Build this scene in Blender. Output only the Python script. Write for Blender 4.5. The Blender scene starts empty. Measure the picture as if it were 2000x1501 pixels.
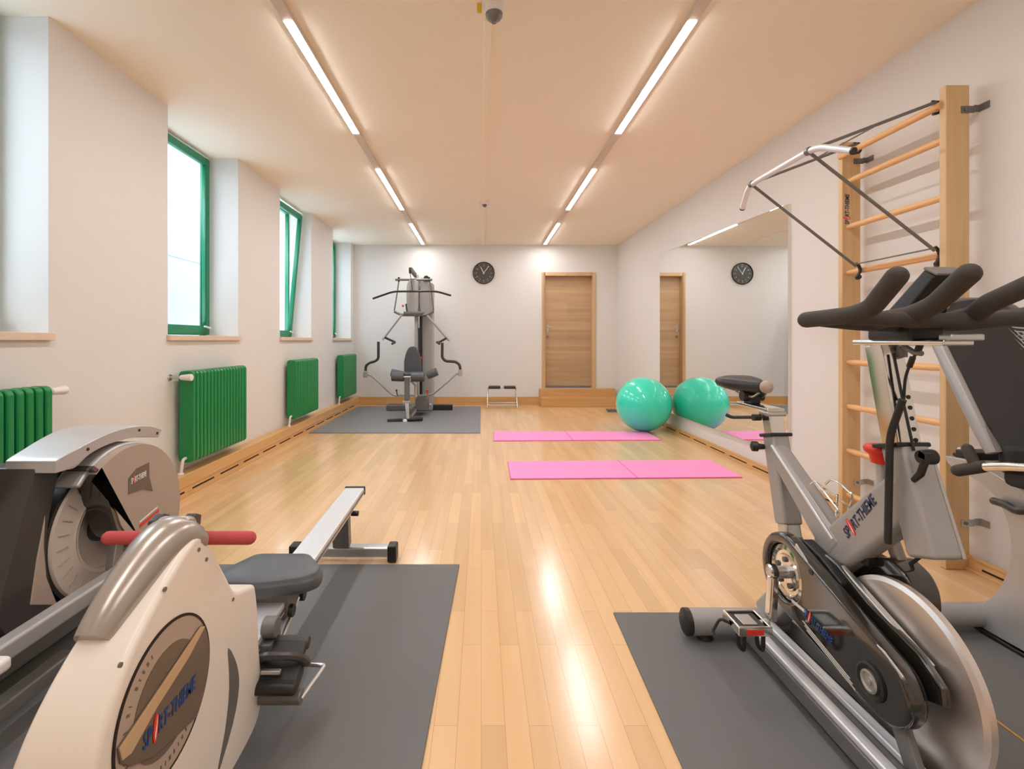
import bpy, bmesh, math, random
from mathutils import Vector, Matrix
random.seed(7)
D = bpy.data
C = bpy.context.scene.collection
pi = math.pi

# ------------------------------------------------------------------ camera, world, exposure
F = 960.0; VX = 940.0; VY = 665.0; EYE = 1.15          # focal length in pixels of the 2000 px frame, principal point, eye height
cam_d = D.cameras.new('camera'); cam = D.objects.new('camera', cam_d); C.objects.link(cam)
cam.location = (0, 0, EYE); cam.rotation_euler = (pi/2, 0, 0)
cam_d.sensor_width = 36; cam_d.sensor_fit = 'HORIZONTAL'; cam_d.lens = F/2000*36
cam_d.shift_x = (1000-VX)/2000; cam_d.shift_y = -(750.5-VY)/2000
cam_d.clip_start = 0.02
sc = bpy.context.scene
sc.camera = cam
sc.view_settings.view_transform = 'Standard'; sc.view_settings.look = 'None'
sc.view_settings.gamma = 1; sc.view_settings.use_curve_mapping = False
sc.view_settings.exposure = 0.28
world = D.worlds.new('sky'); sc.world = world; world.use_nodes = True
bg = world.node_tree.nodes['Background']; bg.inputs[0].default_value = (0.72, 0.86, 1.0, 1); bg.inputs[1].default_value = 8.5
sc.cycles.max_bounces = 10; sc.cycles.diffuse_bounces = 7; sc.cycles.glossy_bounces = 5; sc.cycles.transmission_bounces = 6
sc.cycles.use_denoising = True; sc.cycles.sample_clamp_indirect = 6
LAMP = 62.0                                             # brightness of the LED strips

# ------------------------------------------------------------------ helpers
def lin(c):
    return tuple(((v/255)/12.92 if v/255 <= .04045 else ((v/255+.055)/1.055)**2.4) for v in c)
def mat(name, col, rough=.5, metal=0, spec=.5, noise=0, scale=40, bump=0, bscale=200, coat=0, trans=0, rvar=0):
    m = D.materials.new(name); m.use_nodes = True; nt = m.node_tree; b = nt.nodes['Principled BSDF']
    c = lin(col)
    b.inputs['Base Color'].default_value = (*c, 1); b.inputs['Roughness'].default_value = rough
    b.inputs['Metallic'].default_value = metal; b.inputs['Specular IOR Level'].default_value = spec
    b.inputs['Coat Weight'].default_value = coat; b.inputs['Coat Roughness'].default_value = .08
    b.inputs['Transmission Weight'].default_value = trans
    tc = nt.nodes.new('ShaderNodeTexCoord')
    if noise or rvar:
        n = nt.nodes.new('ShaderNodeTexNoise'); n.inputs['Scale'].default_value = scale; n.inputs['Detail'].default_value = 4
        nt.links.new(tc.outputs['Object'], n.inputs['Vector'])
        if noise:
            r = nt.nodes.new('ShaderNodeMix'); r.data_type = 'RGBA'
            r.inputs[6].default_value = (*[v*(1-noise) for v in c], 1); r.inputs[7].default_value = (*[min(1, v*(1+noise)) for v in c], 1)
            nt.links.new(n.outputs['Fac'], r.inputs[0]); nt.links.new(r.outputs[2], b.inputs['Base Color'])
        if rvar:
            mr = nt.nodes.new('ShaderNodeMapRange'); mr.inputs[3].default_value = max(0, rough-rvar); mr.inputs[4].default_value = rough+rvar
            nt.links.new(n.outputs['Fac'], mr.inputs[0]); nt.links.new(mr.outputs[0], b.inputs['Roughness'])
    if bump:
        n2 = nt.nodes.new('ShaderNodeTexNoise'); n2.inputs['Scale'].default_value = bscale; n2.inputs['Detail'].default_value = 3
        nt.links.new(tc.outputs['Object'], n2.inputs['Vector'])
        bp = nt.nodes.new('ShaderNodeBump'); bp.inputs['Strength'].default_value = bump; bp.inputs['Distance'].default_value = .002
        nt.links.new(n2.outputs['Fac'], bp.inputs['Height']); nt.links.new(bp.outputs[0], b.inputs['Normal'])
    return m
def wood(name, c1, c2, axis='z', scale=1.0, rough=.45, board=None, joints=None):
    """grain running along axis; board=(width, length) adds staggered boards"""
    m = D.materials.new(name); m.use_nodes = True; nt = m.node_tree; b = nt.nodes['Principled BSDF']; L = nt.links.new
    tc = nt.nodes.new('ShaderNodeTexCoord'); mp = nt.nodes.new('ShaderNodeMapping')
    s = {'x': (1.2, 26, 26), 'y': (26, 1.2, 26), 'z': (26, 26, 1.2)}[axis]
    mp.inputs['Scale'].default_value = tuple(v*scale for v in s); L(tc.outputs['Object'], mp.inputs[0])
    n = nt.nodes.new('ShaderNodeTexNoise'); n.inputs['Scale'].default_value = 1; n.inputs['Detail'].default_value = 6; n.inputs['Distortion'].default_value = .6
    L(mp.outputs[0], n.inputs['Vector'])
    cr = nt.nodes.new('ShaderNodeValToRGB'); cr.color_ramp.elements[0].position = .25; cr.color_ramp.elements[1].position = .78
    cr.color_ramp.elements[0].color = (*lin(c1), 1); cr.color_ramp.elements[1].color = (*lin(c2), 1); L(n.outputs['Fac'], cr.inputs[0])
    out = cr.outputs[0]
    if board:
        mp2 = nt.nodes.new('ShaderNodeMapping'); L(tc.outputs['Object'], mp2.inputs[0])
        if axis == 'y': mp2.inputs['Rotation'].default_value = (0, 0, pi/2)
        if axis == 'x' and joints == 'xz': mp2.inputs['Rotation'].default_value = (-pi/2, 0, 0)
        br = nt.nodes.new('ShaderNodeTexBrick'); L(mp2.outputs[0], br.inputs['Vector'])
        br.inputs['Scale'].default_value = 1; br.inputs['Brick Width'].default_value = board[1]; br.inputs['Row Height'].default_value = board[0]
        br.inputs['Mortar Size'].default_value = .0007; br.inputs['Mortar Smooth'].default_value = .2; br.inputs['Bias'].default_value = 0
        br.offset = .37; br.squash = 1
        v = board[2] if len(board) > 2 else .12
        br.inputs['Color1'].default_value = (1-v, 1-v, 1-v, 1); br.inputs['Color2'].default_value = (1, 1, 1, 1); br.inputs['Mortar'].default_value = (.62, .55, .5, 1)
        mx = nt.nodes.new('ShaderNodeMix'); mx.data_type = 'RGBA'; mx.blend_type = 'MULTIPLY'; mx.inputs[0].default_value = 1
        L(out, mx.inputs[6]); L(br.outputs['Color'], mx.inputs[7]); out = mx.outputs[2]
    L(out, b.inputs['Base Color']); b.inputs['Roughness'].default_value = rough
    if board and axis == 'y': b.inputs['Specular IOR Level'].default_value = .85
    return m
def emit(name, col, s):
    m = D.materials.new(name); m.use_nodes = True; b = m.node_tree.nodes['Principled BSDF']
    b.inputs['Base Color'].default_value = (*lin(col), 1)
    b.inputs['Emission Color'].default_value = (*lin(col), 1); b.inputs['Emission Strength'].default_value = s
    return m

def P(px, py, Y):                       # point of the room that a photo pixel shows, at distance Y in front of the camera
    return Vector(((px-VX)/F*Y, Y, EYE-(py-VY)/F*Y))
def PX(px, py, X):                      # the same on the plane x = X
    return P(px, py, F*X/(px-VX))
V = Vector

class MB:
    def __init__(s): s.bm = bmesh.new()
    def _add(s, vs, fs):
        bv = [s.bm.verts.new(v) for v in vs]
        for f in fs:
            try: s.bm.faces.new([bv[i] for i in f])
            except ValueError: pass
        return s
    def box(s, x0, x1, y0, y1, z0, z1):
        vs = [(x, y, z) for x in (x0, x1) for y in (y0, y1) for z in (z0, z1)]
        return s._add(vs, [(0,1,3,2),(4,6,7,5),(0,4,5,1),(2,3,7,6),(0,2,6,4),(1,5,7,3)])
    def prism(s, poly, axis, a, b):
        n = len(poly)
        def mk(u, v, w): return {'x': (w, u, v), 'y': (u, w, v), 'z': (u, v, w)}[axis]
        vs = [mk(u, v, a) for u, v in poly]+[mk(u, v, b) for u, v in poly]
        return s._add(vs, [tuple(range(n)), tuple(range(2*n-1, n-1, -1))]+[(i, (i+1) % n, n+(i+1) % n, n+i) for i in range(n)])
    def loft(s, rings, caps=True, closed=True):
        n = len(rings[0]); vs = [p for r in rings for p in r]; fs = []
        for k in range(len(rings)-1):
            for i in range(n if closed else n-1):
                j = (i+1) % n; fs.append((k*n+i, k*n+j, (k+1)*n+j, (k+1)*n+i))
        if caps: fs += [tuple(range(n-1, -1, -1)), tuple(range((len(rings)-1)*n, len(rings)*n))]
        return s._add(vs, fs)
    def tube(s, path, r, n=12, round_ends=False):
        path = [V(p) for p in path]; m = len(path)
        rs = list(r) if isinstance(r, (list, tuple)) else [r]*m
        if round_ends:
            d0 = (path[0]-path[1]).normalized(); d1 = (path[-1]-path[-2]).normalized()
            pre = [(path[0]+d0*rs[0]*math.sin(a), rs[0]*math.cos(a)) for a in (1.5, 1.2, .8, .4)]
            post = [(path[-1]+d1*rs[-1]*math.sin(a), rs[-1]*math.cos(a)) for a in (.4, .8, 1.2, 1.5)]
            path = [p for p, _ in pre]+path+[p for p, _ in post]; rs = [q for _, q in pre]+rs+[q for _, q in post]; m = len(path)
        t = [(path[min(i+1, m-1)]-path[max(i-1, 0)]).normalized() for i in range(m)]
        up = V((0, 0, 1)) if abs(t[0].z) < .9 else V((1, 0, 0))
        u = t[0].cross(up).normalized(); rings = []
        for i in range(m):
            u = (u-t[i]*u.dot(t[i])).normalized(); w = t[i].cross(u)
            k = 1.0
            if 0 < i < m-1:
                c = max(.35, math.cos((path[i]-path[i-1]).angle(path[i+1]-path[i], 0)/2)); k = 1/c if c > .6 else 1
            rings.append([path[i]+(u*math.cos(2*pi*j/n)+w*math.sin(2*pi*j/n))*rs[i]*(1 if k == 1 else (k+1)/2) for j in range(n)])
        return s.loft(rings)
    def cyl(s, a, b, r, n=20, r2=None): return s.tube([a, b], [r, r if r2 is None else r2], n)
    def bar(s, a, b, w, h, w2=None, h2=None, side=(1, 0, 0)):
        a = V(a); b = V(b); d = (b-a).normalized(); x = V(side); x = (x-d*x.dot(d)).normalized(); y = d.cross(x)
        w2 = w if w2 is None else w2; h2 = h if h2 is None else h2
        q = [(-.5, -.5), (.5, -.5), (.5, .5), (-.5, .5)]
        return s.loft([[a+x*i*w+y*j*h for i, j in q], [b+x*i*w2+y*j*h2 for i, j in q]])
    def lathe(s, prof, c, axis=(1, 0, 0), n=40, a0=0, a1=None):
        """prof: (radius, height along axis) from point c"""
        c = V(c); d = V(axis).normalized(); up = V((0, 0, 1)) if abs(d.z) < .9 else V((0, 1, 0)); u = d.cross(up).normalized(); w = u.cross(d)
        full = a1 is None; a1 = a0+2*pi if full else a1; N = n if full else n+1
        rings = [[c+d*h+(u*math.cos(a0+(a1-a0)*j/n)+w*math.sin(a0+(a1-a0)*j/n))*max(r, 1e-5) for j in range(N)] for r, h in prof]
        return s.loft(rings, caps=full, closed=full)
    def ball(s, c, r, n=24, m=14, sc_=(1, 1, 1)):
        c = V(c); rings = []
        for i in range(m+1):
            a = -pi/2+pi*i/m; rr = max(math.cos(a), 1e-4)*r
            rings.append([c+V((rr*math.cos(2*pi*j/n)*sc_[0], rr*math.sin(2*pi*j/n)*sc_[1], math.sin(a)*r*sc_[2])) for j in range(n)])
        return s.loft(rings)
def fillet(path, rad, k=5):
    path = [V(p) for p in path]; out = [path[0]]
    for i in range(1, len(path)-1):
        p = path[i]; a = path[i-1]-p; b = path[i+1]-p; r = min(rad, a.length*.48, b.length*.48)
        A = p+a.normalized()*r; B = p+b.normalized()*r
        out += [A*(1-t)**2+p*2*t*(1-t)+B*t*t for t in [j/k for j in range(k+1)]]
    return out+[path[-1]]
def spline(pts, k=5, closed=False):
    pts = [V((*p, 0)) if len(p) == 2 else V(p) for p in pts]; n = len(pts); out = []
    g = lambda i: pts[i % n] if closed else pts[max(0, min(n-1, i))]
    for i in range(n if closed else n-1):
        p0, p1, p2, p3 = g(i-1), g(i), g(i+1), g(i+2)
        for j in range(k):
            t = j/k
            out.append(.5*((2*p1)+(p2-p0)*t+(2*p0-5*p1+4*p2-p3)*t*t+(3*p1-p0-3*p2+p3)*t**3))
    if not closed: out.append(pts[-1])
    return out
def sp2(pts, k=4, closed=False): return [(p.x, p.y) for p in spline(pts, k, closed)]
def arc(cy, cz, r, a0, a1, n=16): return [(cy+r*math.cos(math.radians(a0+(a1-a0)*i/n)), cz+r*math.sin(math.radians(a0+(a1-a0)*i/n))) for i in range(n+1)]

def origin(p):
    o = V((0, 0, 0))
    while p is not None: o += V(p.location); p = p.parent
    return o
def part(name, mb, m, parent=None, bevel=0, seg=2, ang=35, label=None, loc=None, smooth=True):
    """link the shapes of mb (in room coordinates) as one mesh object"""
    base = origin(parent) if parent is not None else V((0, 0, 0))
    bm = mb.bm if isinstance(mb, MB) else mb
    if loc is not None: base = V(loc)
    bmesh.ops.remove_doubles(bm, verts=bm.verts, dist=1e-6)
    bmesh.ops.recalc_face_normals(bm, faces=bm.faces)
    bmesh.ops.translate(bm, verts=bm.verts, vec=-base)
    me = D.meshes.new(name); bm.to_mesh(me); bm.free()
    if smooth:
        for f in me.polygons: f.use_smooth = True
        me.set_sharp_from_angle(angle=math.radians(ang))
    for q in (m if isinstance(m, (list, tuple)) else [m]): me.materials.append(q)
    o = D.objects.new(name, me); C.objects.link(o)
    if parent is not None: o.parent = parent
    elif loc is not None: o.location = base
    if bevel:
        bv = o.modifiers.new('bevel', 'BEVEL'); bv.width = bevel; bv.segments = seg; bv.limit_method = 'ANGLE'; bv.angle_limit = math.radians(ang)
        bv.harden_normals = False
        if smooth:
            for f in me.polygons: f.use_smooth = True
            if seg > 1: me.set_sharp_from_angle(angle=pi)
            wn = o.modifiers.new('normals', 'WEIGHTED_NORMAL'); wn.keep_sharp = False
    if label: o['label'] = label
    return o
def tag(o, label=None, cat=None, group=None, kind=None):
    if label: o['label'] = label
    if cat: o['category'] = cat
    if group: o['group'] = group
    if kind: o['kind'] = kind
    return o
def thing(name, label, cat, loc=(0, 0, 0), group=None):
    o = D.objects.new(name, None); C.objects.link(o); o.location = loc; o.empty_display_size = .1
    return tag(o, label, cat, group)
def struct(name, mb, m, bevel=0, parent=None, smooth=False, seg=2):
    o = part(name, mb, m, parent, bevel, seg=seg, smooth=smooth)
    if parent is None: o['kind'] = 'structure'
    return o
def text_mesh(s, font_shear=0, bold=0):
    cu = D.curves.new('t', 'FONT'); cu.body = s; cu.size = 1; cu.shear = font_shear; cu.offset = bold; cu.extrude = .03; cu.resolution_u = 4
    o = D.objects.new('t', cu); C.objects.link(o); bpy.context.view_layer.update()
    me = D.meshes.new_from_object(o.evaluated_get(bpy.context.evaluated_depsgraph_get()))
    D.objects.remove(o); D.curves.remove(cu)
    vs = [v.co.copy() for v in me.vertices]; fs = [tuple(p.vertices) for p in me.polygons]; D.meshes.remove(me)
    return vs, fs
def wordmark(o, right, up, length, height, m_txt, m_red, m_white, parent, tail='RT-THIEME', name='lettering', shear=.2):
    """maker's mark: SP, a red oval with a white figure, then the rest of the word"""
    right = V(right).normalized(); up = V(up).normalized(); nrm = right.cross(up).normalized(); o = V(o)
    a = text_mesh('SP', shear, .02); b = text_mesh(tail, shear, .02)
    wa = max(v.x for v in a[0]); wb = max(v.x for v in b[0]); gap = .62; tot = wa+gap+wb; sx = length/tot; sy = height/.72
    mb = MB()
    for (vs, fs), off in ((a, 0), (b, wa+gap)):
        mb._add([o+right*((v.x+off)*sx)+up*(v.y*sy)+nrm*(.0006+(.0006 if v.z > 0 else 0)) for v in vs], fs)
    part(name, mb, m_txt, parent, smooth=False)
    c = o+right*((wa+gap/2+.05)*sx)+up*(.36*sy)
    mr = MB(); ring = []
    for h in (.0003, .0014): ring.append([c+right*(math.cos(t)*.27*sx+math.sin(t)*.11*sx)+up*(math.sin(t)*.62*sy)+nrm*h for t in [2*pi*i/20 for i in range(20)]])
    mr.loft(ring); part('oval_mark', mr, m_red, parent, smooth=False)
    mw = MB(); q = [(-.10, -.5), (.06, -.1), (.16, .5), (.05, .2), (-.03, 0), (-.13, -.3)]
    mw.loft([[c+right*u*sx+up*v*sy+nrm*h for u, v in q] for h in (.0015, .0022)]); part('white_figure', mw, m_white, parent, smooth=False)
def screws(pts, nrm, r, m, parent, name='screw'):
    for p in pts:
        p = V(p); part(name, MB().cyl(p-V(nrm)*.002, p+V(nrm)*.002, r, 10), m, parent)

# ------------------------------------------------------------------ materials
M = {}
M['wall'] = mat('warm_white_paint', (222, 219, 215), .85, noise=.015, scale=3, bump=.05, bscale=60)
M['ceiling'] = mat('ceiling_paint', (245, 235, 218), .9, noise=.02, scale=2)
M['ext'] = mat('light_well_plaster', (136, 142, 148), .9, noise=.05, scale=6)
M['floor'] = wood('oak_parquet', (228, 184, 134), (236, 198, 150), 'y', .6, .19, (.071, .62, .13))
M['oak'] = wood('oak_trim', (206, 158, 100), (224, 180, 122), 'y', .7, .4)
M['oakx'] = wood('oak_trim_across', (196, 148, 92), (216, 170, 112), 'x', .7, .4)
M['door'] = wood('oak_door_veneer', (176, 142, 104), (206, 174, 136), 'x', .45, .5, (.26, 3, .16), 'xz')
M['doorframe'] = wood('oak_door_frame', (196, 160, 116), (212, 178, 134), 'z', .5, .45)
M['sill'] = mat('sill_stone', (222, 198, 176), .4, noise=.06, scale=30)
M['green'] = mat('radiator_green_enamel', (12, 132, 68), .25, noise=.03, scale=20)
M['wgreen'] = mat('window_green_paint', (20, 128, 88), .4, noise=.05, scale=15)
M['rubber'] = mat('rubber_mat', (106, 105, 104), .62, noise=.10, scale=180, bump=.3, bscale=400, rvar=.06)
M['gymrubber'] = mat('pale_rubber_mat', (128, 128, 131), .6, noise=.08, scale=120, bump=.2, bscale=300)
M['seam'] = mat('seam_cork', (190, 150, 80), .7)
M['pink'] = mat('pink_foam', (250, 152, 206), .75, noise=.04, scale=80, bump=.2, bscale=250)
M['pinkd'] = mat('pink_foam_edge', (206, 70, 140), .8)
M['ball'] = mat('turquoise_vinyl', (40, 226, 192), .35, noise=.02, scale=10, coat=1)
M['mirror'] = mat('mirror_silver', (244, 246, 244), .0, 1)
M['black'] = mat('black_plastic', (34, 32, 31), .45, noise=.08, scale=60)
M['foam'] = mat('black_foam_grip', (66, 60, 55), .8, noise=.12, scale=150, bump=.3, bscale=500)
M['gloss'] = mat('gloss_black', (40, 36, 32), .12, coat=1, noise=.03, scale=10)
M['char'] = mat('charcoal_plastic', (62, 57, 54), .35, noise=.05, scale=30)
M['silver'] = mat('silver_paint', (190, 187, 184), .34, .45, noise=.03, scale=40)
M['shroud'] = mat('shroud_grey', (172, 171, 168), .45, noise=.03, scale=30)
M['grey'] = mat('grey_frame_paint', (166, 164, 162), .38, .25, noise=.03, scale=50)
M['dgrey'] = mat('dark_grey_metal', (118, 115, 112), .4, .3, noise=.05, scale=50)
M['chrome'] = mat('chrome', (222, 218, 210), .13, 1, noise=.02, scale=5)
M['steel'] = mat('satin_steel', (200, 200, 198), .30, .9, rvar=.02, scale=30)
M['disc'] = mat('satin_flywheel', (226, 216, 208), .34, .85, rvar=.03, scale=12)
M['shell'] = mat('cream_white_plastic', (238, 228, 216), .32, noise=.015, scale=10, coat=.2)
M['titan'] = mat('champagne_silver_plastic', (176, 166, 156), .28, .55, noise=.03, scale=20)
M['taupe'] = mat('taupe_plastic', (182, 164, 148), .45, .1, noise=.03, scale=25)
M['taupel'] = mat('light_taupe_plastic', (204, 190, 176), .45, noise=.03, scale=25)
M['brown'] = mat('brown_panel', (118, 102, 88), .35, .3, noise=.05, scale=14)
M['bevelshine'] = mat('bevel_reflection', (206, 176, 136), .35, .2, noise=.05, scale=14)  # light reflected by the dial blade's bevel, put into the colour
M['redfoam'] = mat('dusky_red_foam', (186, 74, 76), .8, noise=.08, scale=150, bump=.3, bscale=500)
M['red'] = mat('red_plastic', (222, 50, 34), .4, noise=.03, scale=20)
M['vinyl'] = mat('black_vinyl_pad', (82, 84, 88), .42, noise=.05, scale=120, bump=.15, bscale=400)
M['rail'] = mat('white_anodised_rail', (226, 228, 232), .3, .35, noise=.02, scale=20)
M['blue'] = mat('print_blue', (34, 74, 138), .5, noise=.02)
M['navy'] = mat('print_navy', (40, 48, 86), .5, noise=.02)
M['pred'] = mat('print_red', (232, 52, 30), .45, noise=.02)
M['white'] = mat('print_white', (240, 240, 238), .5, noise=.02)
M['whitep'] = mat('white_plastic', (232, 226, 222), .4, noise=.02, scale=30)
M['birch'] = wood('birch_post', (204, 166, 116), (226, 194, 148), 'z', .8, .4)
M['rung'] = wood('birch_rung', (222, 166, 108), (240, 196, 142), 'y', .8, .38)
M['mesh'] = mat('black_seat_mesh', (50, 47, 46), .75, noise=.1, scale=120, bump=.3, bscale=600)
M['clock'] = mat('clock_face', (74, 70, 66), .35, noise=.04, scale=20)
M['lamp'] = emit('led_diffuser', (250, 250, 252), LAMP)
M['alu'] = mat('lamp_channel', (214, 200, 186), .5, .1, noise=.02, scale=20)
M['dark'] = mat('vent_dark', (38, 28, 20), .8, noise=.1, scale=30)
M['yellow'] = mat('yellow_tag', (226, 196, 40), .5, noise=.05, scale=60)
M['glass'] = D.materials.new('window_glass'); M['glass'].use_nodes = True
_b = M['glass'].node_tree.nodes['Principled BSDF']; _b.inputs['Transmission Weight'].default_value = 1; _b.inputs['Roughness'].default_value = .02
_b.inputs['IOR'].default_value = 1.05; _b.inputs['Base Color'].default_value = (.97, .99, 1, 1)
_n = M['glass'].node_tree.nodes.new('ShaderNodeTexNoise'); _n.inputs['Scale'].default_value = 2
_r = M['glass'].node_tree.nodes.new('ShaderNodeMapRange'); _r.inputs[3].default_value = .0; _r.inputs[4].default_value = .03
M['glass'].node_tree.links.new(_n.outputs['Fac'], _r.inputs[0]); M['glass'].node_tree.links.new(_r.outputs[0], _b.inputs['Roughness'])

# ------------------------------------------------------------------ the room
XL, XR, YB, YF, H = -2.29, 2.455, 8.80, -1.6, 2.865
SL = .008                                         # the right wall opens slightly towards the camera
def xr(Y): return XR+SL*(YB-Y)
XO = -2.62                                        # outer face of the left wall
struct('floor', MB().box(-2.7, 2.8, YF, 9.0, -.1, 0), M['floor'])
struct('ceiling', MB().box(-2.8, 2.9, YF, 9.1, H, H+.12), M['ceiling'])
wl = MB(); opens = [(1.56, 2.60), (3.59, 4.63), (5.59, 6.62), (7.585, 8.62)]; SILL = 1.17
wl.box(XO, XL, YF, 9.0, 0, SILL)
y = YF
for a, b in opens+[(9.0, 9.0)]:
    if a > y: wl.box(XO, XL, y, a, SILL, H)
    y = b
struct('wall_left', wl, M['wall'])
struct('wall_right', MB().prism([(xr(9.0), 9.0), (2.8, 9.0), (2.8, YF), (xr(YF), YF)], 'z', 0, H), M['wall'])
wb = MB(); dx0, dx1, dz0, dz1 = 1.083, 2.046, .30, 2.372
wb.box(XL, dx0+.03, YB, 9.0, 0, H).box(dx1-.03, XR, YB, 9.0, 0, H).box(dx0+.03, dx1-.03, YB, 9.0, dz1-.03, H).box(dx0+.03, dx1-.03, YB, 9.0, 0, dz0)
struct('wall_back', wb, M['wall'])
struct('wall_front', MB().box(-2.7, 2.8, YF-.1, YF, 0, H), M['wall'])
struct('wall_exterior', MB().box(-4.3, -4.2, YF, 13, -1, 3.05).box(-4.2, -4.19, YF, 13, 2.30, 2.33), M['ext'])
for z in (1.75, 2.25): pass

# door with frame, leaf, handle; two steps in front
dr = D.objects.new('door_1', None); C.objects.link(dr); dr.location = (1.56, YB, dz0); dr['kind'] = 'structure'
fr = MB(); fw = .062
fr.box(dx0, dx0+fw, YB-.02, YB+.14, dz0, dz1).box(dx1-fw, dx1, YB-.02, YB+.14, dz0, dz1).box(dx0+fw, dx1-fw, YB-.02, YB+.14, dz1-fw, dz1)
part('frame', fr, M['doorframe'], dr, .003)
part('leaf', MB().box(dx0+fw, dx1-fw, YB+.09, YB+.13, dz0+.03, dz1-fw), M['door'], dr, .002)
part('threshold', MB().box(dx0+fw, dx1-fw, YB+.05, YB+.14, dz0-.002, dz0+.03), M['dgrey'], dr)
hx = dx0+fw+.055
hd = MB(); hd.box(hx-.018, hx+.018, YB+.08, YB+.092, 1.30, 1.44).tube(fillet([(hx, YB+.085, 1.40), (hx, YB+.03, 1.40), (hx+.09, YB+.03, 1.395)], .015), .008)
part('handle', hd, M['steel'], dr, .002)
part('lock_plate', MB().lathe([(.02, 0), (.02, .008), (.009, .01)], (hx, YB+.09, 1.22), (0, -1, 0), 20), M['dgrey'], dr)
st = thing('door_steps', 'two oak steps up to the door at the back wall', 'steps', (1.75, 8.64, 0))
part('upper_step', MB().box(1.03, 2.37, 8.68, YB, 0, .30), M['oakx'], st, .004)
part('lower_step', MB().box(1.04, XR-.005, 8.50, 8.68, 0, .16), M['oakx'], st, .004)

# skirting ducts
lx = XL+.115
def duct(name, x_wall, x_face, y0, y1, h, slots, off=0.0):
    s_ = 1 if x_face > x_wall else -1
    bm_ = MB(); bm_.box(min(x_wall, x_face), max(x_wall, x_face), y0, y1, 0, h)
    o = struct(name, bm_, M['oak'], .006, smooth=True)
    yy = y0+.1
    sl = MB()
    while yy+.34 < y1:
        sl.box(min(x_face, x_face+s_*.0015), max(x_face, x_face+s_*.0015), yy, yy+.30, slots[0], slots[1]); yy += .40
    q = part('air_slots', sl, M['dark'], o)
    part('lip', MB().box(min(x_face, x_face+s_*.012), max(x_face, x_face+s_*.012), y0, y1, 0, slots[0]-.008), M['oak'], o, .002)
    part('rail', MB().box(min(x_face, x_face+s_*.006), max(x_face, x_face+s_*.006), y0, y1, slots[1]+.03, slots[1]+.045), M['oak'], o, .002)
    bpy.context.view_layer.update(); return o
duct('baseboard_left', XL, lx, YF, YB, .165, (.035, .047))
dr_ = duct('baseboard_right', XR, XR-.06, YF, 8.5, .055, (.024, .034))
for o_ in [dr_]+list(dr_.children):
    for v_ in o_.data.vertices: v_.co.x += SL*(YB-v_.co.y)
struct('baseboard_back', MB().box(lx, 1.04, YB-.02, YB, 0, .148), M['oakx'], .003, smooth=True)

# windows
def window(i, y0, y1, tilt):
    w = D.objects.new('window_%d' % i, None); C.objects.link(w); w.location = (XO, (y0+y1)/2, SILL); w['kind'] = 'structure'
    x0, x1 = XO-.02, XO+.03; zb, zt = SILL+.005, H-.002; t = .020
    f = MB(); f.box(x0, x1, y0, y0+t, zb, zt).box(x0, x1, y1-t, y1, zb, zt).box(x0, x1, y0+t, y1-t, zb, zb+t).box(x0, x1, y0+t, y1-t, zt-t, zt)
    part('frame', f, M['wgreen'], w, .004)
    R = Matrix.Translation((x1, 0, zb+.03)) @ Matrix.Rotation(tilt, 4, 'Y') @ Matrix.Translation((-x1, 0, -zb-.03))
    a, b, c, d = y0+.025, y1-.025, zb+.03, zt-.03; sx0, sx1 = x1+.001, x1+.046; t2 = .062
    s = MB(); s.box(sx0, sx1, a, a+t2, c, d).box(sx0, sx1, b-t2, b, c, d).box(sx0, sx1, a+t2, b-t2, c, c+t2+.02).box(sx0, sx1, a+t2, b-t2, d-t2, d)
    bmesh.ops.transform(s.bm, matrix=R, verts=s.bm.verts); sash = part('sash', s, M['wgreen'], w, .006)
    g = MB(); g.box(sx0+.016, sx0+.024, a+t2-.004, b-t2+.004, c+t2+.016, d-t2+.004)
    bmesh.ops.transform(g.bm, matrix=R, verts=g.bm.verts); part('pane', g, M['glass'], sash)
    h = MB(); h.tube(fillet([(sx1, b-.03, c+.06), (sx1+.03, b-.03, c+.06), (sx1+.03, b-.14, c+.075)], .01), .008)
    bmesh.ops.transform(h.bm, matrix=R, verts=h.bm.verts); part('handle', h, M['whitep'], sash)
    sl = MB(); sl.box(x1+.002, XL, y0, y1, SILL, SILL+.022).box(XL, XL+.028, y0-.015, y1+.015, SILL-.018, SILL+.022)
    part('sill', sl, M['sill'], w, .003)
for i, (a, b) in enumerate(opens): window(i+1, a, b, math.radians(5.2) if i == 2 else 0)

# mirror on the right wall (hung a hair out of parallel)
mir = thing('wall_mirror', 'large frameless mirror on the right wall behind the turquoise ball', 'mirror', (2.42, 5.2, .22))
def mx_(Y): return 2.428-.019*(Y-6.2)
mm = MB(); my0, my1, mz0, mz1 = 3.96, 6.66, .225, 2.252
mm._add([(mx_(my0), my0, mz0), (mx_(my1), my1, mz0), (mx_(my1), my1, 2.32), (mx_(my0), my0, mz1)], [(0, 1, 2, 3)])
part('glass', mm, M['mirror'], mir, smooth=False)
bk = MB(); bk.prism([(mx_(my0)+.0015, my0), (xr(my0)-.001, my0), (xr(my1)-.001, my1), (mx_(my1)+.0015, my1)], 'z', mz0, mz1)
for v_ in bk.bm.verts:
    if v_.co.z > 2 and v_.co.y > 5: v_.co.z = 2.32
part('backing', bk, M['whitep'], mir)

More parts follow.
